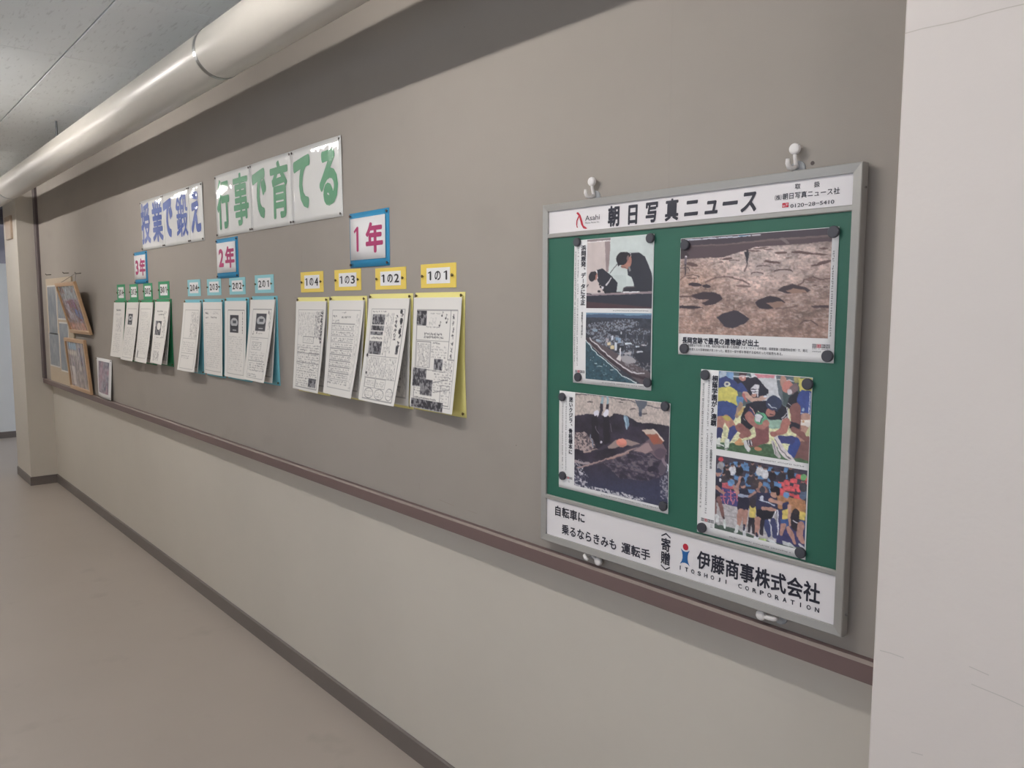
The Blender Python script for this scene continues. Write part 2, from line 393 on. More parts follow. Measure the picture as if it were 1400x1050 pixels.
# ------------------------------------------------------------------ the printed pictures
def pic_bow():      # two men in dark suits bowing behind a table
    c = Canvas(150, 122, ((82, 125), (910, 40), (875, 970), (62, 975)), bg=(196, 206, 205), seed=3, warp=5)
    c.poly([(50, 110), (375, 80), (330, 560), (340, 1000), (40, 1000)], (198, 184, 182))
    c.poly([(300, 90), (375, 85), (345, 520), (315, 520)], (150, 132, 134))
    c.poly([(80, 115), (375, 85), (372, 125), (80, 165)], (138, 122, 126)); c.line([(85, 160), (372, 132)], 12, (224, 218, 218))
    c.poly([(335, 560), (560, 560), (560, 780), (330, 790)], (186, 197, 196))
    c.poly([(60, 780), (330, 780), (330, 830), (60, 830)], (188, 176, 176))
    c.line([(450, 425), (362, 535)], 9, (50, 46, 54))
    # near man
    c.poly([(600, 285), (720, 272), (800, 325), (850, 440), (885, 560), (890, 760), (665, 765), (650, 655), (628, 580), (585, 560), (575, 480), (620, 420), (612, 330)], (42, 44, 56))
    c.poly([(598, 290), (622, 285), (632, 410), (612, 425)], (232, 230, 232))
    c.ell(583, 395, 48, 88, (168, 112, 98), 12); c.ell(560, 440, 62, 30, (176, 120, 104), -20)
    c.ell(512, 355, 70, 84, (38, 36, 44), 18); c.ell(560, 305, 62, 34, (36, 34, 42), 8); c.poly([(450, 380), (540, 380), (500, 430), (462, 452)], (38, 36, 44))
    c.ell(585, 345, 14, 34, (120, 92, 90), 10); c.line([(500, 455), (560, 465)], 7, (70, 62, 66)); c.poly([(585, 455), (610, 450), (622, 505), (600, 515)], (120, 122, 126))
    # far man
    c.poly([(195, 500), (270, 482), (350, 540), (457, 655), (437, 775), (300, 780), (250, 690), (205, 640)], (40, 42, 54))
    c.poly([(190, 505), (202, 500), (215, 600), (205, 610)], (225, 222, 226))
    c.ell(182, 580, 26, 46, (170, 112, 100), 10); c.ell(140, 584, 42, 62, (40, 37, 46), 8); c.ell(168, 545, 28, 26, (44, 40, 50))
    c.poly([(302, 690), (375, 590), (383, 598), (318, 695)], (205, 202, 206))
    for x, y, r in ((235, 680, 16), (250, 710, 18), (225, 765, 20), (285, 745, 20), (300, 770, 16), (350, 772, 14)): c.ell(x, y, r, r * .8, (36, 34, 42))
    c.poly([(255, 700), (285, 705), (275, 740), (258, 735)], (216, 214, 218)); c.line([(66, 715), (94, 680)], 11, (40, 38, 46))
    c.poly([(510, 770), (525, 712), (560, 700), (665, 695), (668, 765)], (44, 44, 56)); c.line([(522, 768), (530, 715), (665, 700)], 7, (92, 80, 84))
    c.poly([(60, 800), (880, 752), (882, 790), (60, 828)], (150, 132, 138)); c.poly([(520, 762), (720, 757), (725, 770), (522, 778)], (226, 224, 228))
    c.line([(60, 795), (130, 798)], 12, (50, 46, 54)); c.line([(300, 782), (500, 768)], 10, (44, 42, 50))
    c.poly([(40, 822), (890, 778), (890, 960), (40, 900)], (44, 46, 60)); c.poly([(40, 890), (890, 952), (890, 1000), (40, 1000)], (74, 52, 60))
    c.shade(c.fbm(10, 9), .05); return c
def pic_coast():    # power station on a coast seen from the air
    c = Canvas(150, 122, ((62, 88), (860, 98), (868, 970), (68, 912)), bg=(56, 60, 72), seed=5, warp=9)
    n = c.fbm(26, 30, 3); n2 = c.fbm(60, 60, 2)
    c.poly([(40, 80), (880, 80), (880, 135), (40, 125)], (110, 146, 172))
    c.poly([(40, 118), (200, 108), (420, 112), (600, 128), (880, 118), (880, 175), (40, 160)], (66, 88, 118))
    land = c.mask([(40, 150), (880, 165), (880, 1000), (40, 1000)]); c.ink(land, (52, 56, 68)); c.shade(n, .35, land)
    for (x, y, rx, ry, t) in ((330, 260, 260, 60, .52), (540, 225, 180, 50, .5), (200, 330, 150, 40, .53), (700, 320, 150, 40, .58), (330, 440, 200, 90, .5), (640, 460, 190, 60, .6), (600, 640, 180, 110, .55)):
        e = ((c.X - x) / rx) ** 2 + ((c.Y - y) / ry) ** 2 < 1
        c.ink(e & (n2 > t), (150, 156, 170), .75); c.ink(e & (n2 < .36), (96, 84, 88), .5)
    c.poly([(120, 400), (880, 830), (880, 1000), (800, 1000), (60, 400)], (90, 78, 84))
    c.poly([(40, 395), (90, 430), (190, 560), (330, 680), (470, 815), (560, 880), (720, 960), (760, 1010), (40, 1010)], (44, 78, 92))
    sea = c.mask([(40, 395), (90, 430), (190, 560), (330, 680), (470, 815), (560, 880), (720, 960), (760, 1010), (40, 1010)])
    c.shade(c.fbm(40, 40, 3), .28, sea); c.ink(sea & (c.fbm(30, 60, 2) > .80), (150, 178, 188), .7)
    for x, y, w in ((130, 672, 16), (195, 718, 34), (240, 752, 80), (330, 748, 20), (400, 792, 54), (395, 905, 40)): c.ell(x, y, w / 2, 5, (176, 200, 206))
    c.line([(66, 430), (120, 490), (150, 540), (200, 575), (215, 605), (290, 660), (345, 705), (400, 745), (460, 800), (520, 860), (600, 890), (700, 948)], 9, (214, 226, 230))
    c.line([(85, 420), (230, 560), (480, 740), (640, 850), (760, 880), (860, 900)], 34, (62, 48, 56)); c.line([(100, 455), (300, 640), (500, 800)], 10, (140, 130, 132))
    c.line([(120, 400), (145, 445), (210, 485), (260, 540), (380, 640), (500, 730), (620, 805), (700, 828), (785, 830)], 14, (204, 200, 204))
    c.poly([(640, 600), (720, 560), (880, 560), (880, 760), (760, 740), (690, 650)], (46, 48, 60)); c.poly([(430, 470), (540, 500), (520, 560), (420, 560)], (46, 48, 58))
    for x, y, w, h, col in ((395, 400, 18, 60, (205, 210, 222)), (440, 500, 26, 100, (200, 206, 216)), (355, 470, 40, 40, (220, 200, 160)), (400, 515, 44, 46, (214, 196, 150)), (460, 410, 60, 30, (120, 150, 180)),
                            (330, 430, 30, 50, (170, 160, 170)), (480, 430, 34, 60, (140, 160, 186)), (225, 430, 50, 26, (150, 166, 184)), (590, 465, 80, 22, (206, 216, 224)), (700, 505, 44, 16, (200, 210, 220)), (775, 485, 66, 16, (196, 190, 198)), (735, 565, 70, 18, (190, 194, 202)), (180, 310, 60, 30, (130, 150, 170)), (500, 335, 18, 34, (180, 184, 196))):
        c.poly([(x - w / 2, y - h / 2), (x + w / 2, y - h / 2 + 4), (x + w / 2, y + h / 2), (x - w / 2, y + h / 2)], col)
    c.poly([(488, 515), (505, 515), (502, 620), (492, 620)], (222, 222, 228)); c.poly([(450, 660), (480, 605), (510, 625), (500, 685)], (210, 204, 204))
    c.poly([(500, 625), (560, 610), (640, 630), (690, 665), (680, 700), (590, 715), (520, 680)], (160, 156, 162)); c.poly([(540, 580), (640, 560), (620, 600), (550, 605)], (170, 168, 174))
    for x0, x1 in ((565, 350), (690, 370), (770, 330)): c.line([(x0, x1), (x0 + 2, x1 + 80)], 6, (124, 128, 146))
    c.ink(c.mask([(520, 690), (880, 700), (880, 800), (640, 800)]) & (n2 > .55), (150, 146, 152), .7); return c
def pic_dig():      # excavated ground with post holes
    c = Canvas(230, 138, ((50, 145), (1278, 38), (1248, 942), (25, 912)), bg=(150, 122, 112), seed=8, warp=6)
    n = c.fbm(9, 9, 6, .62); f = c.fbm(70, 60, 3, .7)
    g = np.clip((c.Y - 150) / 800, 0, 1)[..., None]; mid = np.exp(-(((c.X - 700) / 420) ** 2 + ((c.Y - 300) / 220) ** 2))[..., None]
    c.c = (np.array([170, 148, 142]) * (1 - g) + np.array([142, 112, 100]) * g) * (1 - mid * .6) + np.array([206, 190, 186]) * mid * .6
    left = np.exp(-(((c.X - 150) / 260) ** 2 + ((c.Y - 480) / 130) ** 2))[..., None]; c.c = c.c * (1 - left * .5) + np.array([160, 124, 104]) * left * .5
    c.shade(n, .38); c.shade(f, .30)
    hi = c.fbm(36, 60, 4, .7); c.ink((hi > .60) & (c.Y > 200), (214, 192, 184), .4); c.ink((hi < .38) & (c.Y > 260), (112, 86, 80), .35)
    c.poly([(0, 100), (1300, 20), (1300, 150), (900, 185), (650, 205), (400, 290), (30, 310)], (82, 66, 72))
    c.poly([(0, 120), (1300, 20), (1300, 95), (860, 132), (420, 180), (0, 205)], (64, 54, 64)); c.poly([(0, 205), (420, 180), (860, 130), (1300, 98), (1300, 112), (860, 145), (420, 190), (0, 215)], (110, 92, 92))
    c.poly([(840, 130), (880, 125), (930, 172), (905, 178)], (116, 102, 104)); c.line([(90, 156), (400, 130), (612, 114)], 8, (206, 210, 224)); c.line([(625, 112), (692, 107)], 9, (206, 206, 214)); c.line([(520, 120), (600, 116)], 5, (120, 170, 200))
    c.poly([(40, 225), (75, 235), (120, 280), (60, 310), (35, 300)], (60, 48, 54))
    D = (56, 42, 50); M_ = (96, 72, 70)
    for x, y, rx, ry, r in ((425, 302, 45, 9, -4), (372, 326, 16, 5, 0), (790, 322, 72, 10, 6), (700, 212, 60, 6, -6), (760, 222, 40, 5, 0), (640, 235, 60, 6, 0), (1030, 245, 90, 12, 4), (860, 248, 50, 10, 0), (1150, 255, 90, 8, 2), (1210, 320, 60, 14, -12), (1150, 340, 50, 8, -8), (910, 290, 16, 4, 0), (1205, 210, 40, 7, 0)):
        c.ell(x, y, rx, ry, M_, r)
    for x, y, rx, ry in ((487, 318, 44, 10), (718, 364, 56, 14), (880, 396, 80, 20), (668, 420, 54, 14)):
        c.ell(x, y, rx, ry, (84, 64, 66)); c.ell(x + 2, y + ry * .35, rx * .93, ry * .85, (176, 156, 150))
    c.line([(40, 385), (110, 375), (120, 400)], 6, D); c.line([(40, 480), (80, 450), (150, 432), (200, 445), (170, 462), (100, 462)], 7, M_); c.ell(140, 350, 50, 14, M_, 10)
    c.line([(250, 490), (330, 455), (400, 445), (470, 452), (560, 480), (600, 500)], 14, M_, .7); c.ell(560, 520, 60, 10, M_, 0, .7)
    c.ell(165, 512, 55, 16, D, 4); c.ell(255, 522, 34, 14, D, 4)
    c.poly([(120, 605), (200, 575), (300, 568), (370, 590), (388, 625), (330, 668), (250, 680), (215, 662), (280, 630), (180, 630)], D); c.poly([(30, 605), (130, 600), (200, 630), (140, 612), (35, 622)], M_)
    c.poly([(25, 682), (140, 682), (240, 700), (130, 708), (28, 702)], D)
    c.poly([(337, 775), (380, 745), (480, 716), (520, 725), (608, 785), (560, 830), (470, 864), (400, 850)], (54, 46, 56))
    c.poly([(650, 655), (700, 615), (770, 594), (840, 610), (897, 650), (850, 690), (760, 708), (690, 700)], (52, 40, 48)); c.poly([(740, 655), (860, 640), (895, 652), (850, 690), (800, 700), (765, 670)], (142, 112, 98))
    c.poly([(833, 548), (880, 515), (960, 500), (1060, 520), (1103, 548), (1060, 572), (900, 575)], (64, 50, 56)); c.poly([(900, 555), (960, 530), (1060, 545), (1075, 565), (960, 578)], (148, 116, 102))
    c.line([(990, 510), (1040, 485), (1045, 460), (1120, 440), (1180, 458), (1255, 448)], 10, M_); c.ell(1100, 462, 44, 12, (120, 94, 88), 6)
    c.poly([(1100, 675), (1250, 668), (1250, 690), (1130, 690)], (70, 52, 56)); c.line([(820, 700), (930, 690), (1000, 672)], 8, M_, .8)
    c.line([(1018, 822), (1050, 798), (1110, 795), (1162, 832)], 9, (88, 66, 64)); c.ell(1225, 522, 20, 6, M_); c.ell(1140, 510, 14, 5, M_)
    c.poly([(576, 240), (600, 238), (606, 262), (598, 300), (588, 345), (582, 345), (580, 300), (566, 255)], (44, 40, 50)); c.ell(590, 232, 9, 9, (50, 44, 52)); c.line([(566, 244), (612, 250)], 6, (44, 40, 50)); c.line([(585, 345), (566, 398)], 12, (92, 72, 72), .8)
    c.ell(92, 288, 9, 9, (206, 200, 206)); c.line([(90, 300), (88, 350)], 18, (108, 96, 106)); c.line([(86, 350), (84, 436)], 9, (60, 50, 58)); c.line([(180, 455), (200, 490)], 5, (200, 186, 180)); return c
def pic_whale():    # whale skull and jaw in a pit
    c = Canvas(190, 160, ((38, 48), (835, 125), (833, 1010), (38, 830)), bg=(52, 48, 66), seed=11, warp=11)
    f = c.fbm(60, 60, 3, .7); n = c.fbm(10, 10, 5)
    c.c = np.array([50, 44, 60]) * np.ones_like(c.c); c.shade(n, .35)
    low = np.clip((c.Y - 600) / 250, 0, 1)[..., None]; c.c = c.c * (1 - low) + np.array([54, 58, 86]) * low; c.shade(f, .12)
    sand = c.mask([(0, 0), (860, 80), (860, 325), (790, 310), (700, 290), (610, 295), (520, 265), (470, 235), (370, 215), (330, 245), (250, 240), (180, 225), (110, 235), (0, 245)])
    c.ink(sand, (184, 170, 164)); c.shade(c.fbm(70, 50, 3, .8), .22, sand)
    c.line([(140, 60), (430, 98), (620, 140), (830, 185)], 7, (92, 84, 92)); c.line([(40, 62), (130, 66)], 8, (80, 74, 84))
    for x, y in ((165, 125), (420, 125), (440, 100), (520, 180), (620, 210)): c.ell(x, y, 22, 6, (96, 86, 88), -8)
    for x in (266, 313): c.line([(x, 85), (x - 2, 160)], 16, (140, 170, 184)); c.line([(x - 4, 150), (x - 8, 240)], 24, (48, 42, 56))
    c.ell(222, 225, 22, 30, (214, 212, 224), -15); c.ell(303, 215, 20, 34, (216, 214, 226), 15)
    c.poly([(540, 100), (642, 112), (635, 150), (605, 175), (595, 235), (568, 230), (570, 175), (548, 140)], (92, 98, 112)); c.ell(582, 215, 16, 18, (70, 74, 92))
    c.poly([(450, 230), (475, 240), (500, 300), (480, 350), (460, 320)], (110, 140, 164)); c.line([(462, 250), (475, 345)], 6, (176, 200, 214))
    for x in (205, 300): c.poly([(x - 25, 250), (x + 25, 240), (x + 40, 460), (x - 10, 480), (x - 20, 350)], (36, 32, 44))
    c.ell(262, 458, 9, 14, (196, 194, 204)); c.line([(215, 330), (240, 390)], 6, (110, 104, 120)); c.line([(335, 300), (350, 370)], 6, (90, 86, 100))
    m = c.mask([(20, 390), (120, 378), (190, 430), (215, 500), (150, 540), (20, 520)]); c.ink(m & (f > .46), (172, 152, 150)); c.ink(m & (f < .4), (84, 74, 84)); c.line([(175, 400), (195, 500)], 9, (120, 130, 150))
    m = c.mask([(20, 600), (130, 620), (110, 700), (160, 760), (150, 850), (20, 840)]); c.ink(m & (f > .52), (140, 138, 156)); c.ink(m & (f > .6), (196, 192, 200))
    c.line([(45, 620), (110, 640), (160, 640)], 18, (158, 144, 150)); c.line([(120, 545), (180, 532), (235, 515)], 14, (176, 152, 142))
    c.limb([(190, 535), (330, 490), (480, 462), (600, 480)], (8, 40, 50, 26), (62, 56, 72)); c.limb([(330, 500), (400, 470), (480, 460), (600, 478)], (20, 60, 54, 20), (152, 132, 128))
    c.ell(435, 462, 48, 30, (214, 128, 112), 12); c.ell(440, 445, 38, 16, (222, 140, 122), 8); c.poly([(420, 480), (470, 470), (455, 500), (430, 505)], (188, 118, 104))
    c.limb([(70, 682), (300, 620), (450, 560), (560, 500), (640, 490)], (10, 26, 50, 60, 60), (74, 66, 82))
    c.line([(70, 680), (230, 632), (310, 600), (420, 560), (520, 520), (600, 488)], 12, (170, 142, 138)); c.line([(310, 605), (410, 575), (500, 540)], 12, (176, 138, 128))
    c.poly([(300, 640), (480, 560), (640, 520), (720, 520), (810, 560), (820, 640), (770, 740), (640, 780), (420, 760)], (60, 54, 74)); c.shade(n, .15, c.mask([(300, 640), (480, 560), (640, 520), (820, 640), (770, 740), (420, 760)]))
    sk = c.mask([(290, 640), (420, 575), (560, 500), (640, 440), (700, 400), (800, 440), (820, 560), (820, 660), (770, 740), (640, 780), (420, 760)]); g2 = c.fbm(18, 26, 5, .65); c.ink(sk & (g2 > .53), (96, 86, 100), .55); c.ink(sk & (g2 > .60), (140, 126, 130), .5); c.ink(sk & (g2 < .42), (40, 36, 50), .6)
    c.line([(330, 650), (420, 640), (540, 655), (620, 700)], 8, (92, 88, 106), .8); c.line([(560, 560), (660, 590), (740, 600)], 7, (104, 94, 108), .8); c.ell(780, 660, 34, 60, (88, 78, 94), 10); c.ell(690, 680, 34, 24, (44, 38, 58))
    c.poly([(600, 480), (650, 440), (690, 400), (780, 450), (815, 520), (800, 600), (740, 585), (680, 545), (560, 545)], (112, 92, 104)); c.poly([(600, 480), (660, 455), (700, 520), (640, 545), (540, 530)], (158, 132, 134)); c.ell(760, 540, 50, 40, (92, 76, 92), 20)
    c.poly([(600, 356), (640, 345), (700, 348), (760, 390), (790, 440), (770, 460), (700, 470), (670, 420), (640, 380)], (150, 88, 70)); c.poly([(600, 356), (640, 344), (700, 346), (725, 375), (700, 385), (650, 382)], (198, 180, 168)); c.line([(700, 346), (745, 380), (785, 432)], 13, (214, 200, 190)); c.ell(712, 425, 34, 30, (160, 82, 60), 20)
    c.poly([(765, 585), (790, 580), (815, 630), (805, 660), (780, 620)], (134, 118, 132))
    m = c.mask([(760, 760), (860, 640), (860, 1050), (770, 980)]); c.ink(m & (f > .52), (96, 96, 116)); c.ink(m & (f > .62), (150, 148, 162)); c.line([(820, 640), (828, 690)], 12, (206, 210, 220))
    m = c.mask([(40, 820), (250, 845), (420, 880), (640, 930), (640, 965), (400, 935), (200, 890), (40, 850)]); c.ink(m & (f > .47), (198, 196, 204)); c.ink(c.mask([(380, 885), (470, 915), (460, 935), (300, 905)]), (190, 188, 196), .8); return c
def pic_ruck():     # rugby player diving with the ball
    c = Canvas(170, 132, ((75, 52), (1025, 130), (968, 990), (32, 860)), bg=(214, 214, 170), seed=15, warp=11)
    SK, NV, BL, YL, SK2 = (176, 130, 116), (40, 36, 52), (48, 70, 140), (206, 196, 88), (132, 86, 82)
    c.poly([(0, 40), (1050, 40), (1050, 420), (0, 420)], (84, 100, 106)); c.poly([(400, 60), (660, 90), (720, 380), (560, 420), (440, 250)], (198, 200, 206)); c.poly([(450, 85), (650, 95), (640, 135), (470, 130)], (206, 128, 142))
    c.poly([(660, 100), (720, 110), (740, 380), (690, 300)], (100, 110, 118)); c.poly([(720, 200), (900, 160), (900, 420), (740, 400)], (66, 84, 86))
    c.poly([(560, 540), (720, 500), (720, 640), (560, 640)], (140, 176, 160)); c.poly([(20, 790), (600, 800), (1000, 960), (1000, 1010), (0, 880)], (72, 104, 74)); c.shade(c.fbm(40, 60, 2), .2, c.mask([(0, 560), (1000, 640), (1000, 1000), (0, 900)]))
    # background players
    c.poly([(80, 50), (230, 70), (230, 150), (80, 130)], (120, 150, 184)); c.ell(125, 110, 40, 50, (176, 190, 206)); c.ell(190, 100, 38, 36, (110, 150, 196))
    c.poly([(230, 130), (470, 120), (580, 250), (560, 330), (420, 330), (350, 260), (230, 170)], NV); c.ell(325, 118, 38, 46, (190, 128, 116)); c.poly([(285, 75), (370, 78), (365, 110), (290, 100)], (70, 50, 54)); c.ell(328, 128, 16, 9, (226, 200, 196))
    c.poly([(400, 240), (460, 190), (520, 200), (500, 300), (420, 290)], (206, 206, 214)); c.line([(410, 245), (480, 240)], 10, NV); c.line([(408, 270), (480, 266)], 9, NV); c.line([(470, 200), (480, 320)], 10, (220, 218, 226)); c.ell(440, 305, 26, 16, (190, 140, 126)); c.poly([(490, 180), (585, 260), (580, 290), (490, 320)], (40, 40, 56))
    c.line([(230, 108), (470, 120)], 9, (214, 216, 222)); c.line([(660, 145), (870, 165)], 8, (206, 208, 214))
    # right standing players
    c.ell(735, 170, 34, 60, SK); c.ell(775, 220, 52, 62, (190, 120, 110), 20); c.ell(840, 240, 40, 60, (120, 96, 100), 30); c.poly([(840, 120), (910, 120), (900, 190), (850, 180)], (160, 150, 90)); c.ell(800, 270, 24, 30, (200, 190, 196))
    c.poly([(760, 420), (790, 330), (870, 260), (900, 300), (900, 470), (800, 450)], (34, 32, 44)); c.line([(778, 388), (808, 408)], 6, (206, 206, 212))
    c.poly([(880, 140), (1030, 128), (1020, 270), (900, 262)], YL); c.poly([(880, 290), (920, 255), (1010, 262), (1000, 520), (890, 545), (865, 360)], BL); c.line([(1000, 280), (985, 505)], 8, (200, 206, 220)); c.ell(930, 450, 14, 16, (150, 176, 200)); c.line([(904, 482), (958, 486)], 8, (176, 190, 212))
    c.limb([(950, 540), (940, 640), (870, 780)], (120, 120, 90), (178, 136, 120)); c.poly([(890, 548), (996, 555), (990, 630), (895, 600)], (222, 214, 208)); c.ell(928, 566, 12, 14, (190, 150, 110))
    c.limb([(850, 440), (860, 640)], (110, 90), SK2); c.poly([(800, 560), (900, 600), (880, 660), (790, 640)], NV); c.limb([(830, 650), (940, 720), (980, 760)], (60, 70, 60), SK2); c.poly([(840, 780), (1000, 760), (1000, 960), (830, 930)], (120, 82, 80)); c.limb([(960, 700), (1000, 620)], (30, 40), (196, 200, 150))
    c.limb([(845, 780), (800, 890)], (100, 90), BL); c.limb([(690, 745), (800, 752)], (70, 90), (56, 62, 120))
    c.limb([(650, 720), (700, 850), (740, 900), (850, 985)], (40, 60, 70, 30), (214, 206, 208)); c.limb([(615, 780), (650, 880), (680, 930)], (30, 44, 30), (190, 184, 186)); c.line([(640, 750), (700, 860), (790, 950)], 8, (110, 100, 110)); c.line([(622, 790), (648, 900)], 6, (100, 92, 100))
    # left player from behind
    c.poly([(75, 130), (150, 110), (260, 170), (300, 220), (330, 280), (270, 270), (180, 230), (70, 220)], (48, 62, 120)); c.ell(158, 190, 34, 26, (206, 206, 190)); c.ell(160, 190, 14, 10, (60, 66, 110)); c.poly([(70, 225), (180, 215), (270, 260), (265, 410), (200, 380), (55, 370)], YL)
    c.limb([(300, 210), (340, 270)], (70, 60), (50, 66, 124)); c.limb([(345, 290), (420, 350), (500, 350)], (50, 50, 36), (196, 158, 142)); c.ell(528, 332, 40, 22, (200, 160, 146), -15); c.ell(552, 315, 18, 12, (206, 210, 222))
    c.poly([(52, 370), (150, 362), (262, 415), (270, 470), (240, 540), (210, 580), (120, 530), (45, 520)], (50, 70, 130)); c.poly([(255, 310), (330, 320), (320, 400), (290, 470), (262, 420)], (90, 130, 180)); c.limb([(300, 400), (260, 520)], (50, 40), (160, 130, 110)); c.limb([(330, 300), (360, 370)], (30, 20), (180, 100, 100)); c.limb([(330, 440), (280, 500)], (30, 30), (190, 160, 90))
    c.limb([(90, 560), (70, 650)], (90, 70), (170, 118, 106)); c.limb([(75, 670), (62, 740)], (66, 50), (50, 54, 104)); c.limb([(150, 540), (200, 620), (225, 650)], (70, 80, 70), (186, 130, 112)); c.poly([(100, 515), (180, 520), (190, 565), (150, 575)], (190, 176, 80)); c.limb([(215, 660), (175, 760)], (86, 50), (54, 64, 124))
    c.limb([(60, 770), (60, 820), (110, 825)], (50, 36, 20), (206, 210, 206)); c.limb([(155, 775), (140, 850)], (50, 36), (206, 212, 206)); c.line([(40, 822), (120, 835)], 8, (60, 72, 70)); c.line([(118, 850), (160, 855)], 8, (60, 72, 70))
    c.limb([(290, 640), (360, 690), (300, 720)], (90, 80, 60), (150, 98, 92)); c.limb([(280, 770), (240, 800), (310, 800)], (40, 30, 30), (206, 150, 100))
    # central player
    c.limb([(510, 620), (520, 740), (430, 785), (350, 790)], (150, 120, 90, 60), (126, 76, 78)); c.poly([(340, 760), (405, 755), (412, 810), (345, 815)], (50, 46, 60)); c.line([(372, 760), (378, 812)], 8, (214, 210, 214)); c.line([(396, 760), (402, 808)], 8, (214, 210, 214)); c.limb([(335, 780), (370, 860)], (40, 44), (206, 204, 206)); c.ell(465, 850, 36, 22, (196, 130, 96), 8)
    c.limb([(330, 640), (350, 700)], (110, 70), (140, 88, 84)); c.poly([(300, 520), (360, 400), (440, 380), (470, 470), (430, 620), (390, 655), (330, 625), (298, 590)], (34, 32, 44)); c.poly([(350, 400), (450, 365), (570, 360), (700, 380), (780, 440), (770, 520), (720, 555), (580, 550), (480, 470), (420, 500), (365, 480)], (36, 34, 48))
    c.poly([(365, 480), (400, 430), (450, 500), (440, 520)], (56, 52, 96)); c.line([(398, 430), (440, 490)], 9, (196, 150, 140)); c.line([(325, 540), (345, 560)], 6, (206, 206, 212))
    c.limb([(385, 520), (440, 590), (530, 620)], (90, 80, 60), (164, 106, 98)); c.ell(500, 540, 66, 60, (92, 170, 128), -20); c.poly([(440, 500), (500, 500), (530, 530), (500, 580), (450, 565)], (206, 206, 214)); c.line([(470, 480), (525, 520), (500, 580)], 10, (50, 70, 76)); c.ell(555, 590, 34, 34, (176, 118, 106), 30)
    c.ell(600, 480, 46, 44, (168, 110, 100), 10); c.ell(640, 385, 78, 74, (48, 58, 88), 15); c.poly([(570, 420), (600, 400), (660, 430), (680, 470), (620, 450), (580, 440)], (50, 60, 92)); c.line([(585, 395), (610, 425), (660, 440)], 8, (186, 196, 206)); c.line([(570, 312), (600, 300), (650, 305)], 12, (190, 196, 204)); c.ell(612, 500, 20, 9, (90, 56, 60))
    c.poly([(720, 520), (770, 440), (785, 545), (720, 565)], (40, 38, 52)); c.line([(715, 535), (775, 480)], 7, (220, 220, 226)); c.line([(716, 552), (780, 515)], 7, (220, 220, 226)); c.line([(768, 430), (780, 540)], 7, (220, 220, 226))
    c.limb([(755, 580), (735, 650), (650, 690)], (90, 80, 50), (170, 108, 98)); c.ell(625, 700, 32, 28, (158, 98, 90), 20); c.shade(c.fbm(30, 30, 3), .12); return c
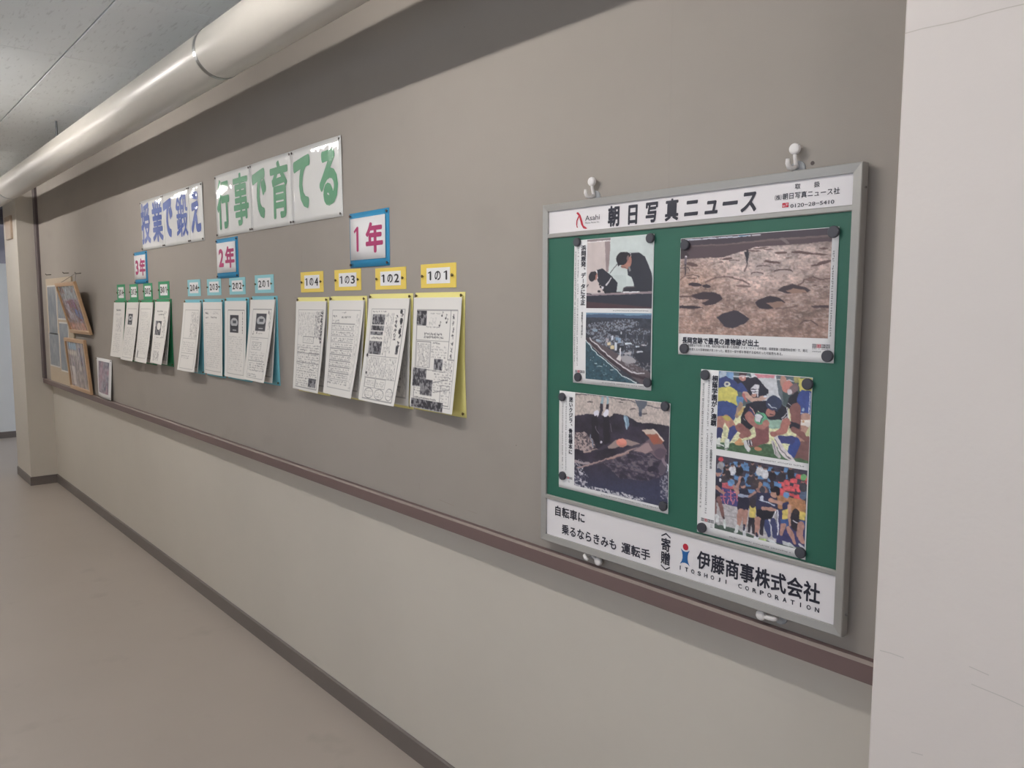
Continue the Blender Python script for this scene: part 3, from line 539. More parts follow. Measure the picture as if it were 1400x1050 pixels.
def pic_crowd():    # rugby players celebrating before red and blue seats
    c = Canvas(170, 128, ((62, 40), (905, 200), (885, 920), (60, 745)), bg=(66, 60, 76), seed=21, warp=9)
    NV, BL, YL = (42, 42, 66), (52, 84, 146), (206, 186, 90); r = random.Random(4)
    for k in range(60): x = r.uniform(60, 880); y = 60 + (x - 60) * .19 + r.uniform(0, 260); c.poly([(x, y), (x + 44, y + 8), (x + 44, y + 38), (x, y + 30)], (84, 130, 180) if x < 640 or y < 250 else (206, 70, 80))
    for x, y in ((650, 300), (700, 290), (760, 270), (810, 230), (780, 320), (850, 300), (700, 340), (740, 340), (820, 350), (660, 360), (850, 240)): c.poly([(x, y), (x + 56, y + 8), (x + 52, y + 50), (x - 6, y + 40)], (214, 78, 88))
    for x, y in ((350, 150), (350, 220), (420, 180), (440, 230), (520, 300), (560, 160), (600, 300), (640, 310), (700, 170), (250, 240), (190, 300), (560, 320)): c.poly([(x, y), (x + 40, y + 8), (x + 36, y + 50), (x - 6, y + 42)], (84, 132, 184))
    for x, y, col in ((110, 130, (150, 148, 154)), (170, 170, (46, 42, 52)), (225, 175, (206, 206, 214)), (290, 175, (44, 40, 50)), (415, 160, (60, 52, 62)), (480, 180, (206, 206, 212)), (530, 210, (200, 200, 206)), (600, 235, (48, 42, 54)), (680, 235, (56, 50, 60)), (760, 210, (44, 42, 52)), (400, 270, (60, 52, 60)), (450, 300, (70, 60, 64)), (180, 210, (56, 50, 60)), (215, 300, (120, 150, 186)), (140, 260, (70, 64, 72)), (310, 280, (50, 46, 58)), (870, 400, (80, 100, 130)), (870, 330, (60, 60, 70))):
        c.ell(x, y + 20, 34, 46, col); c.ell(x, y - 34, 15, 18, (150, 112, 104)); c.ell(x, y - 42, 15, 11, (50, 42, 48))
    c.ell(112, 85, 26, 22, (206, 60, 76)); c.ell(870, 260, 26, 30, (110, 176, 110)); c.poly([(130, 310), (240, 320), (240, 370), (130, 360)], (190, 84, 96)); c.ell(212, 310, 30, 34, (90, 140, 190))
    c.poly([(110, 350), (285, 400), (285, 535), (115, 500)], (70, 66, 128))
    for x in (140, 210, 268):
        c.line([(x - 24, 400), (x + 22, 408)], 9, (206, 100, 120)); c.line([(x, 376), (x + 4, 480)], 9, (206, 100, 120)); c.line([(x - 22, 440), (x + 22, 446)], 8, (206, 100, 120)); c.line([(x - 16, 470), (x - 24, 505)], 8, (214, 130, 140)); c.line([(x + 14, 470), (x + 24, 512)], 8, (214, 130, 140))
    c.poly([(55, 490), (290, 540), (450, 560), (700, 600), (880, 640), (880, 930), (55, 760)], (178, 174, 178)); c.line([(150, 620), (270, 645)], 5, (140, 136, 142)); c.poly([(640, 420), (890, 470), (890, 620), (640, 540)], (176, 124, 84)); c.poly([(640, 560), (890, 600), (880, 900), (640, 860)], (58, 58, 108))
    c.poly([(40, 695), (270, 745), (520, 830), (900, 900), (900, 960), (40, 780)], (74, 92, 84)); c.shade(c.fbm(40, 60, 2), .12)
    SK = (176, 130, 118)
    # left runner
    c.poly([(55, 250), (120, 255), (130, 330), (110, 440), (55, 460)], NV); c.ell(92, 210, 30, 42, SK); c.poly([(62, 190), (90, 165), (120, 190), (115, 215), (64, 215)], (54, 70, 100)); c.limb([(70, 350), (140, 410)], (34, 26), SK); c.ell(108, 285, 14, 18, (206, 206, 214)); c.poly([(58, 400), (105, 430), (100, 455), (60, 480)], (34, 32, 46))
    c.limb([(100, 460), (125, 560), (150, 650)], (40, 38, 20), (126, 88, 86)); c.limb([(65, 480), (70, 600)], (26, 22), (120, 84, 84)); c.limb([(85, 630), (90, 680)], (40, 26), (210, 212, 214)); c.limb([(158, 660), (165, 730)], (20, 26), (206, 212, 212)); c.line([(148, 632), (155, 655)], 12, (50, 46, 60))
    # second player
    c.poly([(285, 370), (370, 380), (395, 430), (385, 540), (375, 590), (330, 600), (278, 570)], NV); c.line([(290, 428), (380, 436)], 26, (150, 160, 186)); c.ell(330, 330, 26, 34, (190, 140, 124)); c.poly([(302, 320), (320, 290), (358, 310), (352, 330), (310, 345)], (60, 66, 90)); c.limb([(300, 260), (275, 350), (280, 400)], (22, 30, 30), SK); c.limb([(240, 340), (275, 410)], (22, 26), SK); c.limb([(390, 440), (440, 400)], (24, 24), SK)
    c.limb([(310, 580), (292, 700)], (60, 34), SK); c.limb([(355, 590), (348, 720)], (56, 34), SK); c.limb([(280, 715), (268, 770)], (26, 34), (206, 210, 212)); c.limb([(345, 725), (355, 800)], (30, 34), (206, 208, 214)); c.line([(345, 710), (345, 745)], 24, NV)
    # yellow back, coach in dark
    c.poly([(395, 510), (455, 520), (450, 640), (395, 630)], YL); c.ell(425, 500, 32, 46, (56, 50, 60)); c.poly([(385, 630), (450, 640), (445, 790), (420, 780), (415, 690), (395, 780), (380, 770)], (48, 44, 56)); c.ell(490, 340, 22, 40, (176, 128, 104)); c.poly([(450, 360), (540, 340), (560, 420), (460, 420)], (150, 110, 104))
    # huddle
    c.poly([(455, 400), (560, 400), (640, 470), (650, 560), (600, 640), (530, 665), (460, 640), (450, 520)], (46, 48, 82)); c.ell(508, 372, 28, 30, (64, 66, 80)); c.ell(505, 450, 18, 24, (196, 202, 216)); c.line([(480, 470), (560, 490), (620, 520)], 10, (186, 196, 214)); c.poly([(460, 560), (640, 540), (600, 640), (530, 665), (460, 640)], (34, 34, 48)); c.line([(632, 560), (600, 650)], 12, (214, 214, 222)); c.line([(645, 560), (655, 760), (620, 830), (600, 760), (570, 650)], 12, (206, 208, 218))
    c.ell(615, 405, 34, 44, (186, 140, 120)); c.ell(620, 372, 42, 30, (36, 32, 42)); c.ell(648, 400, 18, 34, (36, 32, 42)); c.limb([(580, 470), (680, 500)], (36, 30), (190, 144, 128)); c.limb([(520, 545), (620, 555)], (36, 28), (184, 138, 124)); c.ell(595, 330, 22, 34, (60, 48, 54))
    c.limb([(470, 650), (462, 790)], (56, 34), SK); c.limb([(550, 680), (572, 790)], (60, 34), (60, 70, 120)); c.limb([(610, 660), (625, 800)], (50, 40), (60, 66, 110)); c.poly([(490, 650), (530, 660), (520, 800), (490, 790)], (50, 46, 60)); c.limb([(445, 815), (470, 822)], (22, 26), (206, 208, 214)); c.limb([(495, 830), (540, 835)], (20, 24), (180, 206, 130)); c.limb([(575, 830), (600, 850), (630, 865)], (24, 26, 20), (206, 210, 214)); c.line([(460, 780), (464, 805)], 22, NV)
    # right pair
    c.ell(722, 430, 26, 36, (190, 140, 118)); c.poly([(695, 425), (705, 400), (740, 400), (755, 430), (735, 450), (700, 440)], (90, 140, 190)); c.poly([(690, 500), (745, 480), (765, 540), (745, 640), (690, 640)], (52, 56, 96)); c.poly([(685, 570), (755, 540), (750, 640), (685, 640)], YL); c.limb([(750, 520), (752, 640), (760, 690)], (30, 26, 22), (190, 146, 128)); c.poly([(672, 640), (745, 640), (740, 720), (680, 700)], BL); c.limb([(700, 700), (680, 780)], (50, 26), SK)
    c.ell(805, 640, 44, 100, (44, 40, 52)); c.line([(780, 655), (820, 670)], 10, (196, 196, 206)); c.ell(810, 570, 20, 24, (60, 50, 54)); c.poly([(840, 560), (890, 580), (885, 650), (835, 640)], YL); c.poly([(835, 650), (890, 660), (880, 710), (840, 690)], BL); c.limb([(850, 690), (840, 780), (870, 840)], (60, 50, 30), SK); c.limb([(745, 720), (780, 800), (800, 850)], (40, 36, 24), SK)
    c.poly([(690, 830), (760, 850), (820, 900), (700, 870)], (196, 200, 204)); c.limb([(840, 860), (880, 900)], (20, 24), (206, 206, 212)); c.shade(c.fbm(36, 30, 3), .14); return c

# class newsletters: photocopied pages, drawn in a 100 x 141 page space
def page(spec, seed, nx=112, nz=158):
    c = Canvas(nx, nz, ((0, 0), (100, 0), (100, 141.4), (0, 141.4)), bg=(216, 213, 209), seed=seed); r = random.Random(seed)
    K = (96, 94, 98); D = (48, 46, 52); f = c.fbm(26, 36, 3, .7)
    for it in spec:
        k = it[0]
        if k == 'frame': x0, y0, x1, y1 = it[1:5]; c.line([(x0, y0), (x1, y0), (x1, y1), (x0, y1), (x0, y0)], it[5] if len(it) > 5 else .7, K)
        elif k == 'rule': c.line([it[1:3], it[3:5]], .7, K)
        elif k == 'photo':
            x0, y0, x1, y1 = it[1:5]; m = (c.X > x0) & (c.X < x1) & (c.Y > y0) & (c.Y < y1); c.ink(m, it[5] if len(it) > 5 else (84, 84, 90))
            c.ink(m & (f > .52), (150, 148, 150), .8); c.ink(m & (f < .42), D, .8)
        elif k == 'screen':  # a projector screen photographed in a dark room
            x0, y0, x1, y1 = it[1:5]; w, h = x1 - x0, y1 - y0
            c.poly([(x0, y0), (x1, y0), (x1, y1), (x0, y1)], (58, 58, 64)); c.ell(x0 + w * .5, y0 + h * .42, w * .42, h * .26, (170, 170, 172)); c.poly([(x0 + w * .32, y0 + h * .3), (x0 + w * .74, y0 + h * .3), (x0 + w * .72, y0 + h * .48), (x0 + w * .34, y0 + h * .48)], (70, 72, 78)); c.poly([(x0 + w * .1, y0 + h * .62), (x1 - w * .1, y0 + h * .62), (x1 - w * .1, y0 + h * .7), (x0 + w * .1, y0 + h * .7)], (40, 40, 46)); c.line([(x0 + w * .35, y0 + h * .86), (x0 + w * .75, y0 + h * .86)], 1.6, (190, 190, 192))
        elif k == 'rows':    # x0,y0,x1,y1,pitch,darkness
            x0, y0, x1, y1, p, a = it[1:7]; y = y0 + p / 2
            while y < y1:
                x = x0
                while x < x1:
                    w = r.uniform(.6, 2.2) * p / 2.2
                    if r.random() < .78: yy = y + r.uniform(-.16, .16) * p; c.ink((abs(c.X - x - w / 2) < w / 2) & (abs(c.Y - yy) < p * r.uniform(.1, .3)), K, a * r.uniform(.5, 1))
                    x += w + r.uniform(.2, 1.0)
                y += p
        elif k == 'cols':
            x0, y0, x1, y1, p, a = it[1:7]; x = x0 + p / 2
            while x < x1:
                y = y0
                while y < y1:
                    w = r.uniform(.6, 2.0) * p / 2.2
                    if r.random() < .8: xx = x + r.uniform(-.16, .16) * p; c.ink((abs(c.Y - y - w / 2) < w / 2) & (abs(c.X - xx) < p * r.uniform(.1, .3)), K, a * r.uniform(.5, 1))
                    y += w + r.uniform(.2, 1.0)
                x += p
        elif k == 'bigcol':  # bold handwritten title running down
            x, y0, y1, w, p = it[1:6]; y = y0
            while y < y1:
                for q in range(4): a0 = r.uniform(0, 6.3); c.line([(x + r.uniform(-.3, .3) * w, y + r.uniform(.1, .9) * p), (x + math.cos(a0) * w * .45, y + p * .5 + math.sin(a0) * p * .4)], w * .16, D)
                y += p
        elif k == 'bigrow':
            x0, x1, y, h, p = it[1:6]; x = x0
            while x < x1:
                for q in range(4): a0 = r.uniform(0, 6.3); c.line([(x + r.uniform(.1, .9) * p, y + r.uniform(-.3, .3) * h), (x + p * .5 + math.cos(a0) * p * .4, y + math.sin(a0) * h * .45)], h * .15, D)
                x += p
        elif k == 'cloud': x, y, rx, ry = it[1:5]; c.ell(x, y, rx, ry, K); c.ell(x, y, rx - .7, ry - .7, (216, 213, 209))
        elif k == 'note': x, y = it[1:3]; c.ell(x, y, 1.6, 1.2, D); c.line([(x + 1.3, y), (x + 1.3, y - 5), (x + 3, y - 4)], .6, D)
        elif k == 'blot': x, y, rx, ry = it[1:5]; c.ell(x, y, rx, ry, D)
    return c
PAGES = {
 'a1': [('frame', 9, 16, 93, 135), ('photo', 8, 17, 30, 36, (60, 60, 66)), ('blot', 20, 24, 3, 3), ('rows', 34, 19, 58, 22, 2.4, .8), ('note', 62, 23), ('note', 70, 26), ('note', 72, 31), ('note', 58, 35), ('cols', 36, 25, 50, 34, 3, .5), ('rows', 30, 36, 60, 39, 2.6, .9), ('bigrow', 26, 64, 46, 3.4, 3), ('bigrow', 26, 68, 50, 3.4, 3), ('rule', 9, 54, 80, 54), ('rule', 80, 16, 80, 76), ('bigcol', 86, 20, 74, 5, 8), ('rule', 80, 76, 93, 76),
        ('frame', 11, 56, 42, 88), ('cols', 13, 58, 41, 87, 3, .8), ('bigrow', 46, 60, 57, 2.6, 2.6), ('rows', 44, 60, 76, 76, 3.2, .6), ('photo', 52, 76, 70, 90), ('cols', 72, 78, 92, 92, 3.2, .9), ('rule', 9, 90, 78, 92),
        ('photo', 5, 90, 36, 113, (80, 80, 86)), ('rows', 10, 96, 30, 106, 3, .2), ('photo', 24, 103, 52, 123), ('rows', 54, 93, 90, 116, 3.4, .7), ('rule', 52, 106, 84, 100), ('rule', 54, 118, 88, 112), ('rows', 9, 114, 50, 124, 3, .8), ('frame', 70, 108, 90, 132), ('rows', 72, 112, 88, 130, 3.4, .5), ('bigrow', 10, 60, 127, 2.6, 2.6), ('photo', 4, 129, 78, 140, (60, 60, 66))],
 'a2': [('frame', 10, 15, 92, 137), ('blot', 84, 18, 3, 3), ('blot', 86, 30, 3.4, 4), ('blot', 85, 44, 3, 3.4), ('photo', 81, 62, 87, 74, (50, 50, 56)), ('rows', 14, 17, 46, 20, 2.6, 1), ('photo', 14, 22, 46, 36), ('photo', 13, 37, 46, 44, (60, 60, 66)), ('photo', 12, 45, 44, 50), ('bigrow', 16, 42, 54, 3.4, 4), ('photo', 12, 58, 45, 76), ('bigcol', 86, 18, 62, 7, 7), ('bigcol', 74, 22, 58, 6, 6), ('cols', 48, 20, 70, 76, 4, .7), ('rule', 10, 78, 88, 78), ('cols', 12, 80, 88, 106, 4, .7), ('blot', 10, 78, 2.4, 2.4), ('blot', 13, 102, 2, 2), ('rule', 10, 108, 90, 108),
        ('frame', 12, 109, 40, 121), ('rows', 14, 111, 38, 120, 2.8, .6), ('frame', 42, 109, 68, 121), ('rows', 44, 111, 66, 120, 2.8, .6), ('cloud', 27, 129, 13, 7), ('rows', 18, 125, 36, 133, 2.8, .6), ('cloud', 56, 129, 13, 7), ('rows', 47, 125, 65, 133, 2.8, .6), ('cloud', 82, 127, 9, 8), ('rows', 76, 122, 90, 131, 2.8, .5)],
 'a3': [('frame', 12, 15, 92, 130, .5), ('rows', 40, 17, 52, 20, 2.6, 1), ('bigrow', 14, 24, 24, 3.5, 4), ('bigrow', 40, 68, 25, 3.4, 4), ('rows', 14, 29, 36, 33, 2.6, .8), ('rule', 12, 35, 80, 35)] + [('rows', 12, 37 + k * 9, 78, 43 + k * 9, 3.2, .8) for k in range(10)] + [('rule', 12, 44.5 + k * 9, 80, 44.5 + k * 9) for k in range(9)] + [('cols', 82, 20, 92, 128, 4.5, .35)],
 'a4': [('frame', 10, 14, 92, 136), ('bigcol', 88, 15, 62, 6, 5), ('bigcol', 89, 17, 62, 6, 4), ('cols', 66, 16, 84, 56, 5, .9), ('cols', 67, 17, 84, 56, 4, .8), ('cols', 12, 18, 64, 54, 3.5, .5), ('frame', 30, 56, 66, 66), ('rows', 34, 58, 62, 64, 3, .5), ('rows', 12, 68, 88, 96, 3.6, .8), ('rule', 10, 82, 90, 82), ('rows', 12, 98, 88, 122, 3.6, .75), ('rule', 10, 97, 90, 97), ('rows', 12, 124, 56, 135, 3.4, .8), ('photo', 60, 120, 88, 134)],
 'b1': [('frame', 14, 17, 90, 136, .5), ('screen', 30, 24, 72, 54), ('blot', 80, 22, 1.6, 3), ('cols', 82, 22, 90, 50, 4, .8), ('note', 22, 60), ('note', 38, 58), ('rows', 44, 57, 62, 60, 2.5, .9), ('rule', 14, 66, 88, 66), ('rows', 16, 68, 50, 71, 2.4, .9), ('rows', 24, 75, 62, 84, 3.2, .8), ('frame', 22, 74, 64, 86, .5), ('rows', 18, 90, 80, 104, 3.8, .5), ('rule', 14, 106, 84, 106), ('rows', 16, 108, 86, 126, 4, .8), ('rows', 16, 128, 60, 134, 3, .9)],
 'b2': [('frame', 16, 17, 92, 134, .5), ('screen', 26, 26, 66, 58), ('bigcol', 84, 20, 56, 4, 5), ('rows', 20, 64, 84, 130, 4, .28)],
 'b3': [('frame', 8, 15, 92, 134, .4), ('bigrow', 12, 30, 22, 5, 6), ('bigrow', 14, 26, 31, 4, 5), ('bigrow', 42, 68, 30, 4, 5), ('rows', 36, 18, 80, 24, 3, .4), ('rows', 12, 40, 86, 130, 4, .25)],
 'b4': [('frame', 14, 16, 90, 136, .5), ('cols', 50, 20, 88, 70, 5, .6), ('rule', 14, 74, 88, 74), ('rows', 18, 80, 84, 100, 4.4, .3), ('rule', 14, 104, 86, 104), ('rows', 18, 108, 60, 116, 4, .5)],
 'c1': [('bigrow', 20, 60, 22, 4, 5), ('bigrow', 30, 66, 29, 4, 5), ('photo', 14, 44, 58, 76, (60, 60, 70)), ('cloud', 40, 56, 14, 9), ('cols', 66, 22, 86, 80, 5, .8), ('rows', 16, 80, 70, 84, 3, .8), ('rows', 16, 92, 66, 108, 4, .4), ('cols', 20, 112, 66, 134, 6, 1)],
 'c2': [('frame', 12, 16, 86, 130, .5), ('rows', 16, 22, 82, 124, 4, .3), ('blot', 20, 122, 3, 9)],
 'c3': [('frame', 14, 16, 88, 134, .4), ('screen', 24, 28, 60, 54), ('rows', 18, 60, 80, 130, 4, .4)],
 'c4': [('bigrow', 26, 66, 20, 6, 6), ('rows', 24, 28, 70, 34, 3, .6), ('cols', 30, 38, 78, 74, 5, .5), ('rows', 20, 80, 76, 130, 5, .3)],
}
MT['hall_upper'] = mat('grey_lilac_upper_paint', (168, 166, 178), 0.6)
# ------------------------------------------------------------------ the room
XA0, XA1, YP = -8.80, -8.15, -0.155      # far pillar; its face stands YP in front of the pinboard
XB0 = -0.5636                            # near pillar
WY = 0.058                               # plaster wall behind the pinboard
FZ = -0.008
fl = struct(MB().box(X_END - .3, X_NEAR, FRONT - .3, WY + .2, -0.1, FZ).box(X_END - .3, XA0 + .3, WY + .2, 2.8, -0.1, FZ).build('floor', MT['floor']))
struct(MB().box(XA0 + .02, X_NEAR, WY, WY + .15, 0, CEIL).build('wall_back', MT['cream']))
struct(MB().box(X_END - .15, X_END, FRONT - .2, 2.6, 0, CEIL).build('wall_left', MT['blue_wall']))
hb = MB(); h0, h1 = HALL; hy = 2.45
hb.box(X_END, h0, hy, hy + .15, 0, CEIL).box(h1, XA0 + .2, hy, hy + .15, 0, CEIL).box(h0, h1, hy, hy + .15, 0, .35).box(h0, h1, hy, hy + .15, 2.55, CEIL)
struct(hb.build('wall_stair_hall', MT['blue_wall']))
struct(MB().box(XA0 + .02, XA0 + .15, WY + .15, 2.6, 0, CEIL).build('wall_hall_side', MT['blue_wall']))
wh = bpy.data.objects.new('window_3', None); COL.objects.link(wh); wh.location = (sum(HALL) / 2, hy + .08, .35); wh['kind'] = 'structure'
MB().box(h0, h1, hy + .05, hy + .1, .35, .39).box(h0, h1, hy + .05, hy + .1, 2.51, 2.55).box(h0, h0 + .04, hy + .05, hy + .1, .39, 2.51).box(h1 - .04, h1, hy + .05, hy + .1, .39, 2.51).build('window_frame', MT['sash'], wh)
MB().box(h0 + .04, h1 - .04, hy + .072, hy + .078, .39, 2.51).build('pane', MT['glass'], wh)
struct(MB().cbox(X_END, X_END + .012, FRONT, 2.45, 2.12, CEIL, .001).build('trim_1', MT['hall_upper']))
struct(MB().box(X_NEAR, X_NEAR + .15, FRONT - .2, WY + .15, 0, CEIL).build('wall_right', MT['cream']))
struct(MB().box(XA0, XA1, YP, WY, 0, CEIL).build('wall_left_pillar', MT['cream']))
pb = struct(MB().cbox(XB0, 0.35, YP, WY, 0, CEIL, 0.003).build('wall_right_pillar', MT['pillar']))
# window wall
wf = MB(); xs = [X_END] + [v for w in WINDOWS for v in w] + [X_NEAR]
for i in range(0, len(xs), 2): wf.box(xs[i], xs[i + 1], FRONT - .15, FRONT, SILL, HEAD)
wf.box(X_END, X_NEAR, FRONT - .15, FRONT, 0, SILL); wf.box(X_END, X_NEAR, FRONT - .15, FRONT, HEAD, CEIL)
struct(wf.build('wall_front', MT['cream']))
for i, (a, b) in enumerate(WINDOWS):
    w = bpy.data.objects.new('window_%d' % (i + 1), None); COL.objects.link(w); w.location = ((a + b) / 2, FRONT - .08, SILL); w['kind'] = 'structure'
    fr = MB(); t = .04
    fr.box(a, b, FRONT - .11, FRONT - .05, SILL, SILL + t).box(a, b, FRONT - .11, FRONT - .05, HEAD - t, HEAD)
    fr.box(a, a + t, FRONT - .11, FRONT - .05, SILL + t, HEAD - t).box(b - t, b, FRONT - .11, FRONT - .05, SILL + t, HEAD - t)
    fr.box((a + b) / 2 - t / 2, (a + b) / 2 + t / 2, FRONT - .11, FRONT - .05, SILL + t, HEAD - t)
    fr.build('window_frame', MT['sash'], w)
    for x0, x1 in ((a + t, (a + b) / 2 - t / 2), ((a + b) / 2 + t / 2, b - t)):
        MB().box(x0, x1, FRONT - .083, FRONT - .078, SILL + t, HEAD - t).build('pane', MT['glass'], w)

# ceiling: slab with separate fissured boards below it
ce = struct(MB().box(X_END - .15, X_NEAR + .15, FRONT - .2, WY + .15, CEIL, CEIL + .12).box(X_END - .15, XA0 + .3, WY + .15, 2.6, CEIL, CEIL + .12).build('ceiling', MT['joint']))
PX, J = 0.905, -0.604
xj = [-3.99 + PX * k for k in range(-9, 10)]; yj = [WY + .0, J, J - .91, J - 1.82, FRONT]
proto = {}
for a, b in zip(xj[:-1], xj[1:]):
    a = max(a, X_END); b = min(b, X_NEAR)
    if b - a < .05: continue
    for y1, y0 in zip(yj[:-1], yj[1:]):
        k = (round(b - a, 3), round(y1 - y0, 3))
        if k not in proto:
            m_ = MB(); g = .0022; w, d = (b - a) / 2 - g, (y1 - y0) / 2 - g; c = .002
            vs = [(-w, -d, 0), (w, -d, 0), (w, d, 0), (-w, d, 0), (-w, -d, -.008), (w, -d, -.008), (w, d, -.008), (-w, d, -.008), (-w + c, -d + c, -.010), (w - c, -d + c, -.010), (w - c, d - c, -.010), (-w + c, d - c, -.010)]
            fs = [(0, 1, 2, 3), (8, 9, 10, 11)] + [(q + i, q + (i + 1) % 4, q + 4 + (i + 1) % 4, q + 4 + i) for q in (0, 4) for i in range(4)]
            proto[k] = m_.add(vs, fs).mesh('ceiling_panel'); proto[k].materials.append(MT['ceil'])
        o = bpy.data.objects.new('ceiling_panel', proto[k]); COL.objects.link(o); o.parent = ce; o.location = ((a + b) / 2, (y0 + y1) / 2, CEIL + .001)

# skirting
BH, BT = 0.070, 0.008
def skirt(name, segs):
    m = MB()
    for x0, x1, y0, y1, ax in segs:
        m.box(x0, x1, y0, y1, FZ, BH - .006)
        if ax == 'x': m.add([(x0, y0, BH - .006), (x1, y0, BH - .006), (x1, y1, BH - .006), (x0, y1, BH - .006), (x0, y1 - .002, BH), (x1, y1 - .002, BH), (x1, y1, BH), (x0, y1, BH)], [(0, 1, 5, 4), (4, 5, 6, 7), (1, 2, 6, 5), (3, 0, 4, 7)])
        else: m.box(x0, x1, y0, y1, BH - .006, BH)
    return struct(m.build(name, MT['base']))
skirt('baseboard_back', [(XA1, XB0, WY - BT, WY, 'x')])
skirt('baseboard_left_pillar', [(XA0 - .01, XA1 + BT, YP - BT, YP, 'x'), (XA1, XA1 + BT, YP, WY, 'y')])
skirt('baseboard_right_pillar', [(XB0, .35, YP - BT, YP, 'x')])
skirt('baseboard_left', [(X_END, X_END + BT, FRONT, 2.45, 'y')])
skirt('baseboard_front', [(X_END, X_NEAR, FRONT, FRONT + BT, 'y')])

# steel door frame beyond the far pillar
d1 = bpy.data.objects.new('door_1', None); COL.objects.link(d1); d1.location = (XA0 - .06, -1.4, 0); d1['kind'] = 'structure'
MB().box(XA0 - .030, XA0 - .002, YP + .005, WY + .1, 0, CEIL).build('door_jamb', MT['beam'], d1)
MB().box(XA0 - .10, XA0 - .02, FRONT, YP + .005, 2.44, 2.52).box(XA0 - .08, XA0 - .04, FRONT, YP + .005, 2.38, 2.44).build('door_lintel', MT['beam'], d1)

# hairlines and scuffs on the plaster, each a thin raised line of the paint
MT['scuff'] = mat('scuff_line', (206, 200, 194), 0.7); MT['hair'] = mat('paint_hairline', (206, 198, 190), 0.7); MT['seam'] = mat('cloth_seam', (150, 140, 132), .9)
def marks(name, lines, y, w, m, parent):
    for pts in lines:
        mb = MB()
        for (xa, za), (xb, zb) in zip(pts[:-1], pts[1:]):
            L = math.hypot(xb - xa, zb - za) or 1; nx_, nz_ = -(zb - za) / L * w / 2, (xb - xa) / L * w / 2
            mb.add([(xa + nx_, y, za + nz_), (xb + nx_, y, zb + nz_), (xb - nx_, y, zb - nz_), (xa - nx_, y, za - nz_)], [(0, 1, 2, 3)])
        mb.build(name, m, parent)
marks('paint_crack', [[(-.5626, 2.0525), (-.5355, 2.0533), (-.4988, 2.0514), (-.4777, 2.0511), (-.4514, 2.0524), (-.4231, 2.0525), (-.35, 2.0506)]], YP - .0004, .0016, MT['hair'], pb)
marks('scuff_mark', [[(-.5528, 1.0568), (-.5347, 1.058), (-.5135, 1.0573)], [(-.4171, 1.0778), (-.3894, 1.0739)], [(-.4125, 1.0512), (-.3951, 1.0497), (-.3662, 1.0471), (-.3411, 1.0434)], [(-.4941, .9038), (-.4761, .9065)]], YP - .0004, .0014, MT['scuff'], pb)
wbk = bpy.data.objects['wall_back']
marks('scuff_mark', [[(-2.0901, .2949), (-2.0526, .2657), (-2.028, .2423)], [(-2.2799, .1728), (-2.2565, .1714)], [(-3.4402, .1944), (-3.4156, .1990)]], WY - .0004, .0022, MT['scuff'], wbk)

# ------------------------------------------------------------------ built-in pinboard with its rails
PT = CEIL - .012
pin = thing('pinboard', 'long grey-brown cloth pinboard covering the wall between the two pillars, brown rail below', 'pinboard', ((XA1 + XB0) / 2, 0, .925))
seams = [XA1, -6.62, -4.79, -2.965, -1.136, XB0]
for a, b in zip(seams[:-1], seams[1:]):
    MB().cbox(a, b, 0, WY, .925, PT, .0003).build('cloth_panel', MT['fabric'], pin)
rl = MB(); prof = [(WY, .9222), (-.016, .9222), (-.016, .9585), (-.012, .9655), (0.0, .967), (WY, .967)]
vs = [(x, y, z) for x in (XA1, XB0) for y, z in prof]; n = len(prof)
rl.add(vs, [tuple(range(n)), tuple(range(n, 2 * n))] + [(i, (i + 1) % n, n + (i + 1) % n, n + i) for i in range(n)])
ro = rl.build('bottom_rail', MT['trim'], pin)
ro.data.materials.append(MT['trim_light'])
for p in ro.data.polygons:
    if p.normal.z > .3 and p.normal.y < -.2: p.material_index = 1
MB().cbox(XA1, XA1 + .085, -.022, 0, .966, PT, .003).build('side_stile', MT['stile'], pin)
marks('scuff_mark', [[(-2.1451, 1.0418), (-2.1412, 1.0202)], [(-2.0331, 1.0061), (-1.95, 1.002)], [(-1.8791, 1.0011), (-1.8356, 1.0008)]], -.0004, .0016, MT['seam'], pin)
for x, z in ((-.792, 1.9036), (-1.6545, 1.2349), (-3.03, 1.659), (-1.8889, 2.4344)): MB().disc(x, z, 0, [(.004 if x > -1 else .0012, .0002), (.004 if x > -1 else .0012, .0006)], 12).build('dark_spot', MT['pin_dark'], pin)  # flat dark discs on the cloth, the one nearest the right hook wider

# ------------------------------------------------------------------ pipe under the ceiling
PY, PZ, PR = -.359, 1.63 + .877, .087
pp = thing('ceiling_pipe', 'cream wrapped round pipe running under the ceiling along the wall', 'pipe', (-3, PY, PZ))
N = 40
def pipe_seg(x0, x1, r, n=N): return MB().tube([(x0, PY, PZ), (x1, PY, PZ)], r, n)
bands = [-9.6, -7.05, -2.83, 1.4]
pipe_seg(X_END, X_NEAR, PR).build('pipe_body', MT['pipe'], pp, smooth=True)
for b in bands: pipe_seg(b - .011, b + .011, PR + .0018).build('pipe_band', MT['band'], pp, smooth=False)
for x in (-8.0, -5.39, -1.0, 2.2):
    MB().tube([(x, PY, PZ + PR - .003), (x, PY, CEIL - .008)], .006, 8).build('hanger_rod', MT['rod'], pp)

